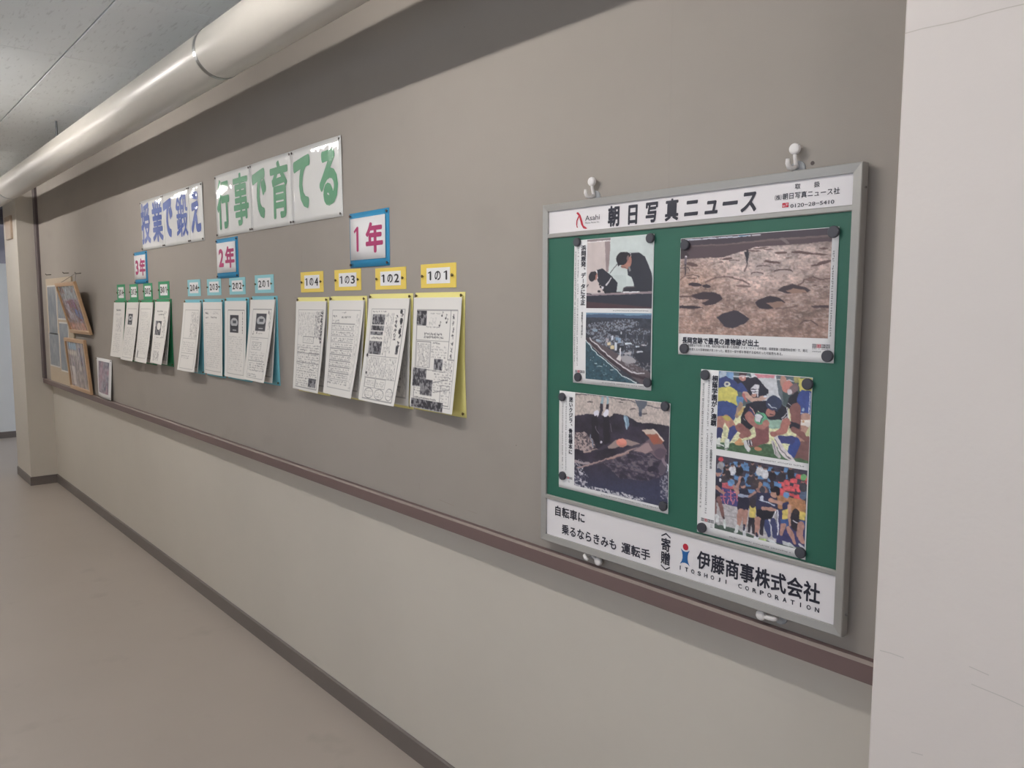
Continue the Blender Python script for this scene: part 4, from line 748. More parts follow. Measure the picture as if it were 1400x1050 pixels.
# ------------------------------------------------------------------ ceiling lamps (above the picture; their light is in it)
for i, x in enumerate((-11.0 + .2, -7.75, -4.75, -1.75, 1.25)):
    t = thing('ceiling_light', 'white fluorescent batten along the middle of the ceiling', 'lamp', (x, -1.32, CEIL - .01), 'fluorescent battens in a row on the corridor ceiling')
    h = .63 if i else .45
    m = MB(); z1, z0 = CEIL - .009, CEIL - .03
    yc = -1.32; prof = [(-.035, z1), (.035, z1), (.035, z1 - .018), (.048, 2.676), (.048, 2.672), (-.048, 2.672), (-.048, 2.676), (-.035, z1 - .018)]
    m.add([(xx, yc + a, z) for xx in (x - h, x + h) for a, z in prof], [tuple(range(8)), tuple(range(8, 16))] + [(q, (q + 1) % 8, 8 + (q + 1) % 8, 8 + q) for q in range(8)])
    m.box(x - h, x - h + .028, yc - .02, yc + .02, 2.636, 2.671).box(x + h - .028, x + h, yc - .02, yc + .02, 2.636, 2.671)
    m.build('lamp_housing', MT['fixture'], t)
    for dy in (0.0,): MB().tube([(x - h + .03, -1.32 + dy, CEIL - .065), (x + h - .03, -1.32 + dy, CEIL - .065)], .014, 10).build('tube', MT['tube'], t, smooth=True)

# ------------------------------------------------------------------ the green photo news board
def rails(x0, x1, z0, z1, w, yb, yf, m, parent, name='frame_rail', c=.0015, lip=.0):
    """four mitred rails"""
    O = [(x0, z0), (x1, z0), (x1, z1), (x0, z1)]; I = [(x0 + w, z0 + w), (x1 - w, z0 + w), (x1 - w, z1 - w), (x0 + w, z1 - w)]
    O2 = [(x0 + c, z0 + c), (x1 - c, z0 + c), (x1 - c, z1 - c), (x0 + c, z1 - c)]
    for k in range(4):
        j = (k + 1) % 4
        vs = [(O[k][0], yb, O[k][1]), (O[j][0], yb, O[j][1]), (O[j][0], yf + c, O[j][1]), (O[k][0], yf + c, O[k][1]),
              (O2[k][0], yf, O2[k][1]), (O2[j][0], yf, O2[j][1]), (I[j][0], yf + lip, I[j][1]), (I[k][0], yf + lip, I[k][1]), (I[k][0], yb, I[k][1]), (I[j][0], yb, I[j][1])]
        MB().add(vs, [(0, 1, 2, 3), (3, 2, 5, 4), (4, 5, 6, 7), (7, 6, 9, 8), (8, 9, 1, 0), (0, 3, 4, 7, 8), (1, 2, 5, 6, 9)]).build(name, m, parent)
BX0, BX1, BZ0, BZ1 = -1.5193, -.6790, 1.0010, 1.8885
bd = thing('photo_news_board', 'large green magnetic news board in an aluminium frame, white header and footer strips', 'board', ((BX0 + BX1) / 2, 0, BZ0))
MB().box(BX0 + .004, BX1 - .004, -.020, -.006, BZ0 + .004, BZ1 - .004).build('backing_board', MT['stile'], bd)
rails(BX0, BX1, BZ0, BZ1, .0175, -.008, -.031, MT['alu'], bd, lip=.0025)
ix0, ix1 = BX0 + .0155, BX1 - .0155
PLN = -.0235
MB().box(ix0, ix1, PLN, -.0195, 1.127, 1.803).build('green_panel', MT['green'], bd)
hd = MB().box(ix0, ix1, PLN, -.0195, 1.8135, BZ1 - .0165).build('header_strip', MT['panel'], bd)
ft = MB().box(ix0, ix1, PLN, -.0195, BZ0 + .0165, 1.1165).build('footer_strip', MT['panel'], bd)
MB().cbox(ix0, ix1, -.0285, -.0195, 1.8025, 1.8140, .002).build('divider_rail', MT['alu'], bd)
MB().cbox(ix0, ix1, -.0285, -.0195, 1.1160, 1.1275, .002).build('divider_rail', MT['alu'], bd)
k = Ink(); H0 = .046
for ch, cx in (('朝', -1.2778), ('日', -1.2197), ('写', -1.1639), ('真', -1.1073), ('ニ', -1.0537), ('ュ', -1.0026), ('ー', -.9577), ('ス', -.9126)):
    kana = ch in 'ニュース'; k = Ink(); k.char(ch, cx, 1.8415 + (.002 if ch == 'ュ' else 0), .042 if kana else .038, .0475, .036 if not kana else .034, .12 if kana else .03); k.build('title_character', MT['ink'], hd, PLN)
k = Ink(); k.row('取', -.8140, -.8015, 1.8593, .0105, .01); k.build('agency_lettering', MT['ink'], hd, PLN); k = Ink(); k.row('扱', -.7750, -.7620, 1.8587, .0105, .01); k.build('agency_lettering', MT['ink'], hd, PLN); k = Ink()
k.word('(', -.8555, -.8530, 1.8365, 1.8475); k.row('株', -.8535, -.8435, 1.8420, .0105, .012); k.word(')', -.8432, -.8410, 1.8365, 1.8475)
k.row('朝日写真ニュース社', -.8395, -.7225, 1.8425, .0125, .012)
k.build('company_lettering', MT['ink'], hd, PLN); k = Ink(); k.word('0120−28−5410', -.8215, -.7330, 1.8195, 1.8268, .006)
k.build('telephone_lettering', MT['ink'], hd, PLN); k = Ink(); k.word('Asahi', -1.3720, -1.3235, 1.8375, 1.8500, .004); k.build('emblem_lettering', MT['ink'], hd, PLN)
k = Ink(); k.word('Photo News Inc.', -1.3715, -1.3235, 1.8302, 1.8345, .0); k.build('small_lettering', MT['grey_ink'], hd, PLN)
k = Ink(); k.poly([(-1.4030, 1.8590), (-1.3995, 1.8612), (-1.3950, 1.8600), (-1.3880, 1.8530), (-1.3825, 1.8400), (-1.3775, 1.8270), (-1.3640, 1.8190), (-1.3700, 1.8180), (-1.3780, 1.8200), (-1.3860, 1.8300), (-1.3900, 1.8420), (-1.3935, 1.8510)])
k.poly([(-1.3955, 1.8520), (-1.3925, 1.8490), (-1.3985, 1.8400), (-1.3995, 1.8290), (-1.3965, 1.8225), (-1.4005, 1.8235), (-1.4030, 1.8310), (-1.4022, 1.8410)])
k.rect(-.8390, -.8315, 1.8215, 1.8303); k.rect(-.8308, -.8255, 1.8215, 1.8303); k.build('red_emblem', MT['red'], hd, PLN)
k = Ink(); k.word('o', -.8372, -.8332, 1.8228, 1.8265, .01); k.word('o', -.8300, -.8264, 1.8250, 1.8290, .01); k.build('emblem_detail', MT['panel'], hd, PLN, .0009)
k = Ink(); k.row('自転車に', -1.4740, -1.3590, 1.0892, .0275, .022); k.build('slogan_lettering', MT['ink'], ft, PLN); k = Ink(); k.row('乗るならきみも', -1.4450, -1.2510, 1.0445, .0275, .022); k.row('運転手', -1.2380, -1.1470, 1.0438, .0275, .022)
k.build('slogan_lettering', MT['ink'], ft, PLN); k = Ink(); k.poly([(-1.1170, 1.1010), (-1.1155, 1.0985), (-1.1032, 1.1058), (-1.0910, 1.0985), (-1.0895, 1.1010), (-1.1032, 1.1095)]); k.poly([(-1.1170, 1.0295), (-1.1155, 1.0320), (-1.1032, 1.0245), (-1.0910, 1.0320), (-1.0895, 1.0295), (-1.1032, 1.0210)])
k.col('寄贈', -1.1032, 1.0975, 1.0330, .0285, .02)
k.build('gift_lettering', MT['ink'], ft, PLN); k = Ink(); k.row('伊藤商事株式会社', -1.0165, -.7270, 1.0700, .0410, .025)
k.build('company_lettering', MT['ink'], ft, PLN); k = Ink()
for i, ch in enumerate('ITOSHOJI CORPORATION'):
    cx = -1.0612 + (-.7329 + 1.0612) * i / 19; w = .0022 if ch == 'I' else (.0058 if ch == 'J' else .0088)
    if ch != ' ': k.word(ch, cx - w / 2, cx + w / 2, 1.0333, 1.0428, .02)
k.build('latin_lettering', MT['ink'], ft, PLN)
k = Ink(); k.poly([(-1.0479 + .0076 * math.cos(t * .3491), 1.0893 + .0076 * math.sin(t * .3491)) for t in range(18)]); k.build('red_dot', MT['red'], ft, PLN)
k = Ink(); L = [(-1.0613, 1.0836), (-1.0572, 1.0760), (-1.0556, 1.0690), (-1.0556, 1.0620), (-1.0575, 1.0550), (-1.0622, 1.0471), (-1.0560, 1.0512), (-1.0487, 1.0525)]
k.poly(L + [(-2.0974 - x, z) for x, z in L[::-1][1:]] + [(-1.0430, 1.0792), (-1.0487, 1.0782), (-1.0545, 1.0792)]); k.build('blue_figure', MT['blue_ink'], ft, PLN)
for x, z in ((-.6775, 1.844), (-.6775, 1.0436)):
    MB().tube([(BX1 - .001, -.018, z), (BX1 + .0028, -.018, z)], .0022, 8).build('side_screw', MT['steel'], bd)

# posters held to the board by magnets
def poster(name, label, x0, x1, z0, z1, seed):
    t = thing(name, label, 'poster', ((x0 + x1) / 2, PLN, z0), 'news picture posters on the green board')
    w_, h_ = x1 - x0, z1 - z0
    def yf(x, z):
        u = (x - x0) / w_; v = (z - z0) / h_
        b = np.sin(np.pi * np.clip(u, 0, 1)) * .3 + np.sin(np.pi * np.clip(v, 0, 1)) * (1 - .4 * np.clip(u, 0, 1))
        return PLN - .0010 - .0020 * b * (.75 + .25 * np.sin(5 * v + seed))
    grid('poster_sheet', 16, 22, lambda U, V: (x0 + U * w_, yf(x0 + U * w_, z1 - V * h_), z1 - V * h_), MT['paper'], t, thick=.0003)
    return t, yf
def photo(t, yf, c, x0, x1, z0, z1, name='printed_photo', k=1.22):
    grid(name, c.w, c.h, lambda U, V: (x0 + U * (x1 - x0), yf(x0 + U * (x1 - x0), z1 - V * (z1 - z0)) - .0004, z1 - V * (z1 - z0)), MT['gloss'], t, colors=np.clip(haze(mute(c.out()) * k, .06), 0, .9))
def paper_name(t, yf, x0, x1, cz, h):
    w = (x1 - x0) / 4; k = Ink()
    for i in (0, 2, 3): k.rect(x0 + w * (i + .04), x0 + w * (i + .96), cz - h / 2, cz + h / 2)
    k.build('name_block', MT['ink'], t, yf, .0005); k = Ink(); k.rect(x0 + w * 1.04, x0 + w * 1.96, cz - h / 2, cz + h / 2); k.build('name_block', MT['red'], t, yf, .0005)
    k = Ink(); k.row('朝日新聞', x0, x1, cz, h * .9, .0); k.build('name_lettering', MT['panel'], t, yf, .0009)
rn = random.Random(2)
# 1 upper left
t, yf = poster('news_poster', 'tall news poster on the green board showing two bowing men above a coastline', -1.4078, -1.1545, 1.4345, 1.7920, 1)
photo(t, yf, pic_bow(), -1.3630, -1.1570, 1.6235, 1.7910); photo(t, yf, pic_coast(), -1.3630, -1.1570, 1.4475, 1.6125)
k = Ink(); k.col('浜岡原発、データに不正', -1.3748, 1.7790, 1.6300, .0175, .03); k.build('headline', MT['ink'], t, yf, .0005)
k = Ink(); k.col('地震動を「過小評価」', -1.3768, 1.6145, 1.5492, .0060, .01); k.build('body_text', MT['grey_ink'], t, yf, .0005); k = Ink(); k.scribble(-1.3965, -1.3890, 1.4739, 1.7724, True, .0046, .0055, rn); k.build('body_text', MT['grey_ink'], t, yf, .0005); k = Ink(); k.scribble(-1.4060, -1.3985, 1.4866, 1.7640, True, .0046, .0055, rn)
k.build('body_text', MT['grey_ink'], t, yf, .0005); k = Ink(); k.scribble(-1.2746, -1.1629, 1.6160, 1.6200, False, .0034, .0032, rn); k.build('body_text', MT['grey_ink'], t, yf, .0005); k = Ink(); k.scribble(-1.3079, -1.1745, 1.4395, 1.4440, False, .0034, .0032, rn); k.build('body_text', MT['grey_ink'], t, yf, .0005); k = Ink(); k.scribble(-1.3900, -1.3780, 1.4510, 1.4590, True, .0025, .008, rn); k.build('body_text', MT['grey_ink'], t, yf, .0005)
paper_name(t, yf, -1.4010, -1.3660, 1.4640, .0065)
# 2 upper right
t, yf = poster('news_poster', 'wide news poster on the green board, brown excavated ground with square pits', -1.0805, -.7205, 1.5225, 1.7765, 2)
photo(t, yf, pic_dig(), -1.0795, -.7335, 1.5690, 1.7755)
k = Ink(); k.row('長岡宮跡で最長の建物跡が出土', -1.0700, -.8780, 1.5545, .0140, .03); k.build('headline', MT['ink'], t, yf, .0005)
k = Ink(); k.row('市遷都までの約10年間、桓武天皇が都を置いた長岡京（784〜94）の中枢部、長岡宮跡（京都府向日市）で、南北', -1.0540, -.7730, 1.5440, .0060, .012)
k.build('body_text', MT['grey_ink'], t, yf, .0005); k = Ink(); k.row('を超える大型建物跡が見つかった。離宮の一部や都を管理する役所だった可能性もある。', -1.0500, -.8220, 1.5352, .0060, .012)
k.build('body_text', MT['grey_ink'], t, yf, .0005); k = Ink(); k.scribble(-.7318, -.7262, 1.5720, 1.7384, True, .0046, .0048, rn); k.build('body_text', MT['grey_ink'], t, yf, .0005); k = Ink(); k.scribble(-.7640, -.7300, 1.5470, 1.5500, False, .003, .003, rn); k.build('body_text', MT['grey_ink'], t, yf, .0005); k = Ink(); k.scribble(-.7640, -.7440, 1.5420, 1.5445, False, .003, .003, rn); k.build('body_text', MT['grey_ink'], t, yf, .0005)
paper_name(t, yf, -.7645, -.7285, 1.5540, .0070)
# 3 lower left
t, yf = poster('news_poster', 'wide news poster on the green board, dark pit with a whale skull', -1.4565, -1.0985, 1.1545, 1.4100, 3)
photo(t, yf, pic_whale(), -1.3990, -1.0995, 1.1690, 1.4092)
k = Ink(); k.col('迷いクジラ、骨格標本に', -1.4132, 1.3970, 1.2475, .0145, .03); k.build('headline', MT['ink'], t, yf, .0005)
k = Ink(); k.scribble(-1.4335, -1.4265, 1.1997, 1.3966, True, .0046, .0052, rn); k.build('body_text', MT['grey_ink'], t, yf, .0005); k = Ink(); k.scribble(-1.4460, -1.4390, 1.2028, 1.3800, True, .0046, .0052, rn); k.build('body_text', MT['grey_ink'], t, yf, .0005); k = Ink(); k.scribble(-1.3050, -1.1150, 1.1600, 1.1650, False, .0034, .0034, rn); k.build('body_text', MT['grey_ink'], t, yf, .0005); k = Ink(); k.scribble(-1.4240, -1.4120, 1.1680, 1.1790, True, .0028, .008, rn); k.build('body_text', MT['grey_ink'], t, yf, .0005)
paper_name(t, yf, -1.4300, -1.4060, 1.1850, .0055)
# 4 lower right
t, yf = poster('news_poster', 'tall news poster on the green board, two rugby match pictures', -1.0180, -.7610, 1.1315, 1.4930, 4)
photo(t, yf, pic_ruck(), -.9725, -.7620, 1.3245, 1.4920); photo(t, yf, pic_crowd(), -.9725, -.7635, 1.1495, 1.3105)
k = Ink(); k.col('桐蔭学園が3連覇', -.9812, 1.4820, 1.3726, .0150, .03); k.build('headline', MT['ink'], t, yf, .0005)
k = Ink(); k.col('ラグビー・全国高校大会', -.9855, 1.3580, 1.2785, .0068, .015); k.build('body_text', MT['grey_ink'], t, yf, .0005); k = Ink(); k.scribble(-.9995, -.9925, 1.1766, 1.4757, True, .0046, .0055, rn); k.build('body_text', MT['grey_ink'], t, yf, .0005); k = Ink(); k.scribble(-1.0135, -1.0065, 1.1873, 1.4640, True, .0046, .0055, rn)
k.build('body_text', MT['grey_ink'], t, yf, .0005); k = Ink(); k.scribble(-.8650, -.7680, 1.3150, 1.3195, False, .0034, .0034, rn); k.build('body_text', MT['grey_ink'], t, yf, .0005); k = Ink(); k.scribble(-.9350, -.7900, 1.1365, 1.1410, False, .0034, .0034, rn); k.build('body_text', MT['grey_ink'], t, yf, .0005); k = Ink(); k.scribble(-.9850, -.9760, 1.1470, 1.1570, True, .0028, .008, rn); k.build('body_text', MT['grey_ink'], t, yf, .0005)
paper_name(t, yf, -1.0080, -.9745, 1.1625, .0070)

mag_me = MB().disc(0, 0, 0, [(.0108, 0), (.0112, .001), (.0112, .0055), (.0100, .0068), (.004, .0070)], 24).mesh('magnet'); mag_me.materials.append(MT['magnet'])
P4 = ('poster with the two bowing men', 'poster with the excavated ground', 'poster with the whale skull', 'rugby poster')
MG = [(-1.3958, 1.7871, 0, 'top left'), (-1.1638, 1.7825, 0, 'top right'), (-1.3883, 1.4498, 0, 'bottom left'), (-1.1641, 1.4530, 0, 'bottom right'),
      (-1.0669, 1.7617, 1, 'top left'), (-.7304, 1.7672, 1, 'top right'), (-1.0626, 1.5361, 1, 'bottom left'), (-.7323, 1.5357, 1, 'bottom right'),
      (-1.4440, 1.3945, 2, 'top left'), (-1.1115, 1.4030, 2, 'top right'), (-1.4400, 1.1880, 2, 'bottom left'), (-1.1110, 1.1715, 2, 'bottom right'),
      (-1.0060, 1.4815, 3, 'top left'), (-.7700, 1.4800, 3, 'top right'), (-1.0040, 1.1445, 3, 'bottom left'), (-.7710, 1.1450, 3, 'bottom right')]
for x, z, p, w in MG:
    o = bpy.data.objects.new('magnet', mag_me); COL.objects.link(o); o.location = (x + .0015, -.0262, z)
    tag(o, 'dark round magnet at the %s corner of the %s' % (w, P4[p]), 'magnet', 'round magnets on the green board')

# hooks that carry the board
def hook(label, bx, bz, ang, flip=1):
    """ang: direction in which the lever with the round end points, from the base plate"""
    t = thing('wall_hook', label, 'hook', (bx, 0, bz), 'white plastic hooks around the green board')
    ca, sa = math.cos(ang), math.sin(ang)
    def q(a, b, y): return (bx + ca * a - sa * b, y, bz + sa * a + ca * b)
    MB().disc(bx, bz, 0, [(.0155, 0), (.0155, .003), (.013, .005)], 28).build('base_plate', MT['clear_plastic'], t)
    m = MB().tube([q(.000, 0, -.006), q(.010, 0, -.010), q(.020, 0, -.014), q(.030, 0, -.016)], [.0042, .0042, .0036, .0034], 10); m.build('lever', MT['white_plastic'], t, True)
    e = q(.036, 0, 0); MB().disc(e[0], e[2], -.010, [(.009, 0), (.0108, .002), (.0108, .008), (.0095, .0105), (.005, .0112)], 28).build('round_end', MT['white_plastic'], t, True)
    MB().tube([q(.004, 0, -.006), q(-.002, flip * .001, -.020), q(.000, flip * .003, -.029), q(.008, flip * .004, -.033), q(.016, flip * .004, -.033)], [.0046, .0048, .0048, .0046, .0036], 10).build('hook_arm', MT['white_plastic'], t, True)
hook('white plastic hook above the header strip, over the bold title', -1.3590, 1.8960, math.pi / 2)
hook('white plastic hook above the header strip, over the telephone number', -.8215, 1.8965, math.pi / 2)
hook('white plastic hook below the footer strip, left one, round end to the right', -1.3550, .9965, math.radians(-18), -1)
hook('white plastic hook below the footer strip, right one, round end to the left', -.8230, .9900, math.radians(185), -1)

# ------------------------------------------------------------------ pins
pin_me = MB().disc(0, 0, 0, [(.0015, 0), (.0020, .003), (.0046, .0045), (.0050, .006), (.0035, .0072)], 12).mesh('push_pin'); pin_me.materials.append(MT['pin'])
pin_dk = pin_me.copy(); pin_dk.materials.clear(); pin_dk.materials.append(MT['pin_dark'])
def pins(parent, pts, y=-.001, me=pin_me):
    r0 = root_of(parent)
    for x, z in pts:
        o = bpy.data.objects.new('push_pin', me); COL.objects.link(o); o.parent = parent; o.location = (x - r0.x, y - r0.y, z - r0.z)

# ------------------------------------------------------------------ laminated banners
def banner(label, edges, z0, z1, chars, m):
    t = thing('banner', label, 'banner', ((edges[0] + edges[-1]) / 2, 0, z0))
    for i, (a, b) in enumerate(zip(edges[:-1], edges[1:])):
        yb = -.0015
        def f(U, V, a=a, b=b, i=i): return (a + .0006 + U * (b - a - .0012), yb - .0022 * np.sin(np.pi * U) * (1 + .5 * np.sin(7 * V + i)) - .004 * (1 - V), z1 - V * (z1 - z0) + 0 * U)
        grid('laminated_sheet', 20, 16, f, MT['laminate'], t, thick=.0004)
    def yf(x, z):
        y = np.full(len(x), yb)
        for i, (a, b) in enumerate(zip(edges[:-1], edges[1:])):
            U = (x - a) / (b - a); V = (z1 - z) / (z1 - z0); k_ = (U >= 0) & (U <= 1)
            y = np.where(k_, yb - .0022 * np.sin(np.pi * U) * (1 + .5 * np.sin(7 * V + i)) - .004 * (1 - V), y)
        return y
    for ch, x0, x1, za, zb, bold in chars:
        k = Ink(); k.fit(ch, x0, x1, za, zb, bold); k.build('printed_character', m, t, yf, .0010)
    pts = []
    for i, e in enumerate(edges):
        for z in (z1 - .010, z0 + .010):
            if i == 0: pts.append((e + .012, z))
            elif i == len(edges) - 1: pts.append((e - .012, z))
            else: pts += [(e - .011, z), (e + .011, z)]
    pins(t, pts, -.0025, pin_dk)
banner('laminated banner with blue characters, left of the banner with green ones', [-5.062, -4.648, -4.230, -4.028], 1.950, 2.237,
       [('授', -5.052, -4.880, 1.985, 2.222, .028), ('業', -4.838, -4.657, 1.985, 2.215, .028), ('で', -4.641, -4.484, 1.995, 2.206, .05), ('鍛', -4.425, -4.250, 1.987, 2.214, .016), ('え', -4.200, -4.058, 1.995, 2.210, .05)], MT['banner_blue'])
banner('long laminated banner with green characters', [-3.858, -3.439, -3.030, -2.619], 1.954, 2.243,
       [('行', -3.838, -3.680, 1.986, 2.220, .035), ('事', -3.630, -3.463, 1.989, 2.222, .024), ('で', -3.417, -3.270, 2.000, 2.212, .05), ('育', -3.225, -3.060, 1.988, 2.223, .026), ('て', -3.010, -2.863, 2.006, 2.212, .05), ('る', -2.790, -2.648, 2.000, 2.208, .05)], MT['banner_green'])

# ------------------------------------------------------------------ year cards and class number cards
def year_card(num, x0, x1, z0, z1, place):
    t = thing('year_card', 'blue card with magenta numeral %s, %s' % (num, place), 'sign', ((x0 + x1) / 2, 0, z0), 'blue year cards on the pinboard')
    w = x1 - x0
    grid('card', 8, 8, lambda U, V: (x0 + U * w, -.0015 - .003 * np.sin(np.pi * U) * V, z1 - V * (z1 - z0) + 0 * U), MT['card_blue'], t, thick=.0006)
    c0, c1, d0, d1 = x0 + .012, x1 - .020, z0 + .026, z1 - .020
    grid('white_sheet', 4, 4, lambda U, V: (c0 + U * (c1 - c0), -.0062 + 0 * U, d1 - V * (d1 - d0) + 0 * U), MT['paper'], t, thick=.0006)
    k = Ink(); h = d1 - d0; x = c0 + .028
    (k.one(x - .002, x + .030, d0 + h * .19, d0 + h * .80) if num == '1' else k.fit(num, x, x + .060, d0 + h * .19, d0 + h * .80, .035)); k.fit('年', c0 + .108, c0 + .222, d0 + h * .14, d0 + h * .86, .038); k.build('lettering', MT['magenta'], t, -.0062, .0007)
    pins(t, [(x0 + .010, z1 - .010), (x1 - .010, z1 - .010), (x0 + .010, z0 + .010), (x1 - .010, z0 + .010)], -.0018, pin_dk)
year_card('1', -2.5730, -2.3060, 1.7640, 1.9570, 'above the yellow class cards')
year_card('2', -3.8730, -3.6080, 1.7565, 1.9445, 'above the pale aqua class cards')
year_card('3', -5.2390, -4.9800, 1.7560, 1.9470, 'above the green class cards')

def class_card(g, n, x0, x1, z0, z1, m, word):
    t = thing('class_card', 'small %s number card ending in %s, %s in its row' % (word, n, POS[n]), 'sign', ((x0 + x1) / 2, 0, z0), '%s class number cards' % word)
    w, h = x1 - x0, z1 - z0
    MB().box(x0, x1, -.0018, -.0004, z0, z1).build('card', m, t)
    a, b, c_, d = x0 + w * .175, x0 + w * .84, z0 + h * .18, z0 + h * .83
    MB().box(a, b, -.0026, -.0018, c_, d).build('white_label', MT['paper'], t)
    k = Ink(); W = b - a; zc0, zc1 = c_ + (d - c_) * .20, c_ + (d - c_) * .80
    def num(ch, p0, p1):
        if ch == '1': k.one(a + W * p0, a + W * p1, zc0, zc1)
        else: k.fit(ch, a + W * p0, a + W * p1, zc0, zc1, .022)
    num(g, .06, .21 if g == '1' else .30); num('の', .36, .62); num(n, .70 if n != '1' else .74, .93 if n != '1' else .89)
    k.build('lettering', MT['black_text'], t, -.0026, .0006)
    pins(t, [(x0 + w * .07, (z0 + z1) / 2), (x1 - w * .08, (z0 + z1) / 2)], -.0015)
POS = {'1': 'rightmost', '2': 'second from the right', '3': 'second from the left', '4': 'leftmost'}
def newsletter(g, n, xt0, xt1, zt, xb0, xb1, zb, ms, word, spec, seed, bl, br, second, skey):
    """coloured backing with photocopied sheets hanging from two top pins, bottoms standing away from the board"""
    t = thing('class_newsletter', 'newsletter sheets on %s paper, %s in its row%s' % (word, POS[n], {'a1': ', with photos', 'a2': ', with round bubbles'}.get(skey, '')), 'notice', ((xt0 + xt1) / 2, 0, zb), 'newsletters on %s paper' % word)
    def back(U, V):
        a = xt0 + (xb0 - xt0) * V; b = xt1 + (xb1 - xt1) * V
        return (a + U * (b - a) - .006 * np.sin(np.pi * V) * (U > .5) * U, -.0015 - .009 * np.sin(np.pi * U) * np.sin(np.pi * np.clip(V, 0, 1)) ** .7 - .004 * np.clip(V - .6, 0, 1) * (1 - np.cos(4 * np.pi * U)), zt - V * (zt - zb) + 0 * U)
    grid('backing_sheet', 14, 18, back, ms, t, thick=.0004)
    w, h = .257, zt - zb - .028; x0 = (xt0 + xt1) / 2 - w / 2; z1 = zt - .016
    def sheet(p0, p1, y0):
        def f(U, V):
            p = p0 + (p1 - p0) * U ** 1.6
            y = y0 - p * V ** 1.25 - .004 * np.sin(np.pi * U) * V
            dz = np.sqrt(np.maximum(h * h - (p * V) ** 2 * .6, 0)) / h
            return (x0 + U * w, y, z1 - V * h * dz)
        return f
    if second is not None:
        cr = page(PAGES['a3'], seed + 100, 60, 84)
        grid('rear_copy', cr.w, cr.h, sheet(max(second - .012, .003), second, -.0075), MT['print'], t, colors=cr.out() * 1.08, thick=.0003)
    c = page(spec, seed)
    grid('front_copy', c.w, c.h, sheet(bl, br, -.0115), MT['print'], t, colors=c.out() * 1.16, thick=.0003)
    pins(t, [(xt0 + .012, zt - .010), (xt1 - .012, zt - .010)], -.004); pins(t, [(xb1 - .012, zb + .012), (xb0 + .012, zb + .012)], -.002)
G = [
 ('1', '1', (-2.1210, -1.9328, 1.6840, 1.7594), (-2.1520, -1.8870, 1.6700, -2.1650, -1.8830, 1.2880), 'a1', .022, .040, None),
 ('1', '2', (-2.4005, -2.2078, 1.6828, 1.7565), (-2.4385, -2.1665, 1.6685, -2.4500, -2.1720, 1.2845), 'a2', .048, .066, .012),
 ('1', '3', (-2.6937, -2.4994, 1.6830, 1.7600), (-2.7255, -2.4582, 1.6625, -2.7400, -2.4572, 1.2835), 'a3', .034, .060, .030),
 ('1', '4', (-2.9750, -2.7840, 1.6796, 1.7600), (-3.0067, -2.7395, 1.6600, -3.0160, -2.7470, 1.2785), 'a4', .024, .044, .012),
 ('2', '1', (-3.4280, -3.2320, 1.6815, 1.7600), (-3.4645, -3.1973, 1.6680, -3.4715, -3.1918, 1.2830), 'b1', .044, .060, .026),
 ('2', '2', (-3.7255, -3.5355, 1.6775, 1.7560), (-3.7734, -3.4981, 1.6630, -3.7790, -3.4885, 1.2755), 'b2', .013, .018, None),
 ('2', '3', (-4.0168, -3.8315, 1.6760, 1.7566), (-4.0637, -3.7925, 1.6585, -4.0644, -3.8100, 1.2712), 'b3', .006, .011, None),
 ('2', '4', (-4.3012, -4.1118, 1.6738, 1.7595), (-4.3488, -4.0849, 1.6563, -4.3456, -4.0921, 1.2700), 'b4', .047, .046, .032),
 ('3', '1', (-4.7913, -4.6008, 1.6645, 1.7603), (-4.8366, -4.5696, 1.6615, -4.8400, -4.5740, 1.2810), 'c1', .041, .058, .030),
 ('3', '2', (-5.0800, -4.9058, 1.6605, 1.7569), (-5.1350, -4.8650, 1.6585, -5.1400, -4.8760, 1.2720), 'c2', .045, .052, .020),
 ('3', '3', (-5.3654, -5.1915, 1.6573, 1.7560), (-5.4133, -5.1486, 1.6585, -5.4200, -5.1600, 1.2690), 'c3', .052, .052, .020),
 ('3', '4', (-5.6544, -5.4710, 1.6525, 1.7592), (-5.7100, -5.4435, 1.6585, -5.7150, -5.4500, 1.2760), 'c4', .038, .035, None)]
WORDS = {'1': ('yellow', 'card_yellow', 'sheet_yellow'), '2': ('pale aqua', 'card_aqua', 'sheet_aqua'), '3': ('green', 'card_green', 'sheet_green')}
for i, (g, n, cc, ss, sp, bl, br, sec) in enumerate(G):
    w_, mc, ms = WORDS[g]
    class_card(g, n, *cc, MT[mc], w_)
    newsletter(g, n, ss[0], ss[1], ss[2], ss[3], ss[4], ss[5], MT[ms], w_, PAGES[sp], 40 + i, bl, br, sec, sp)

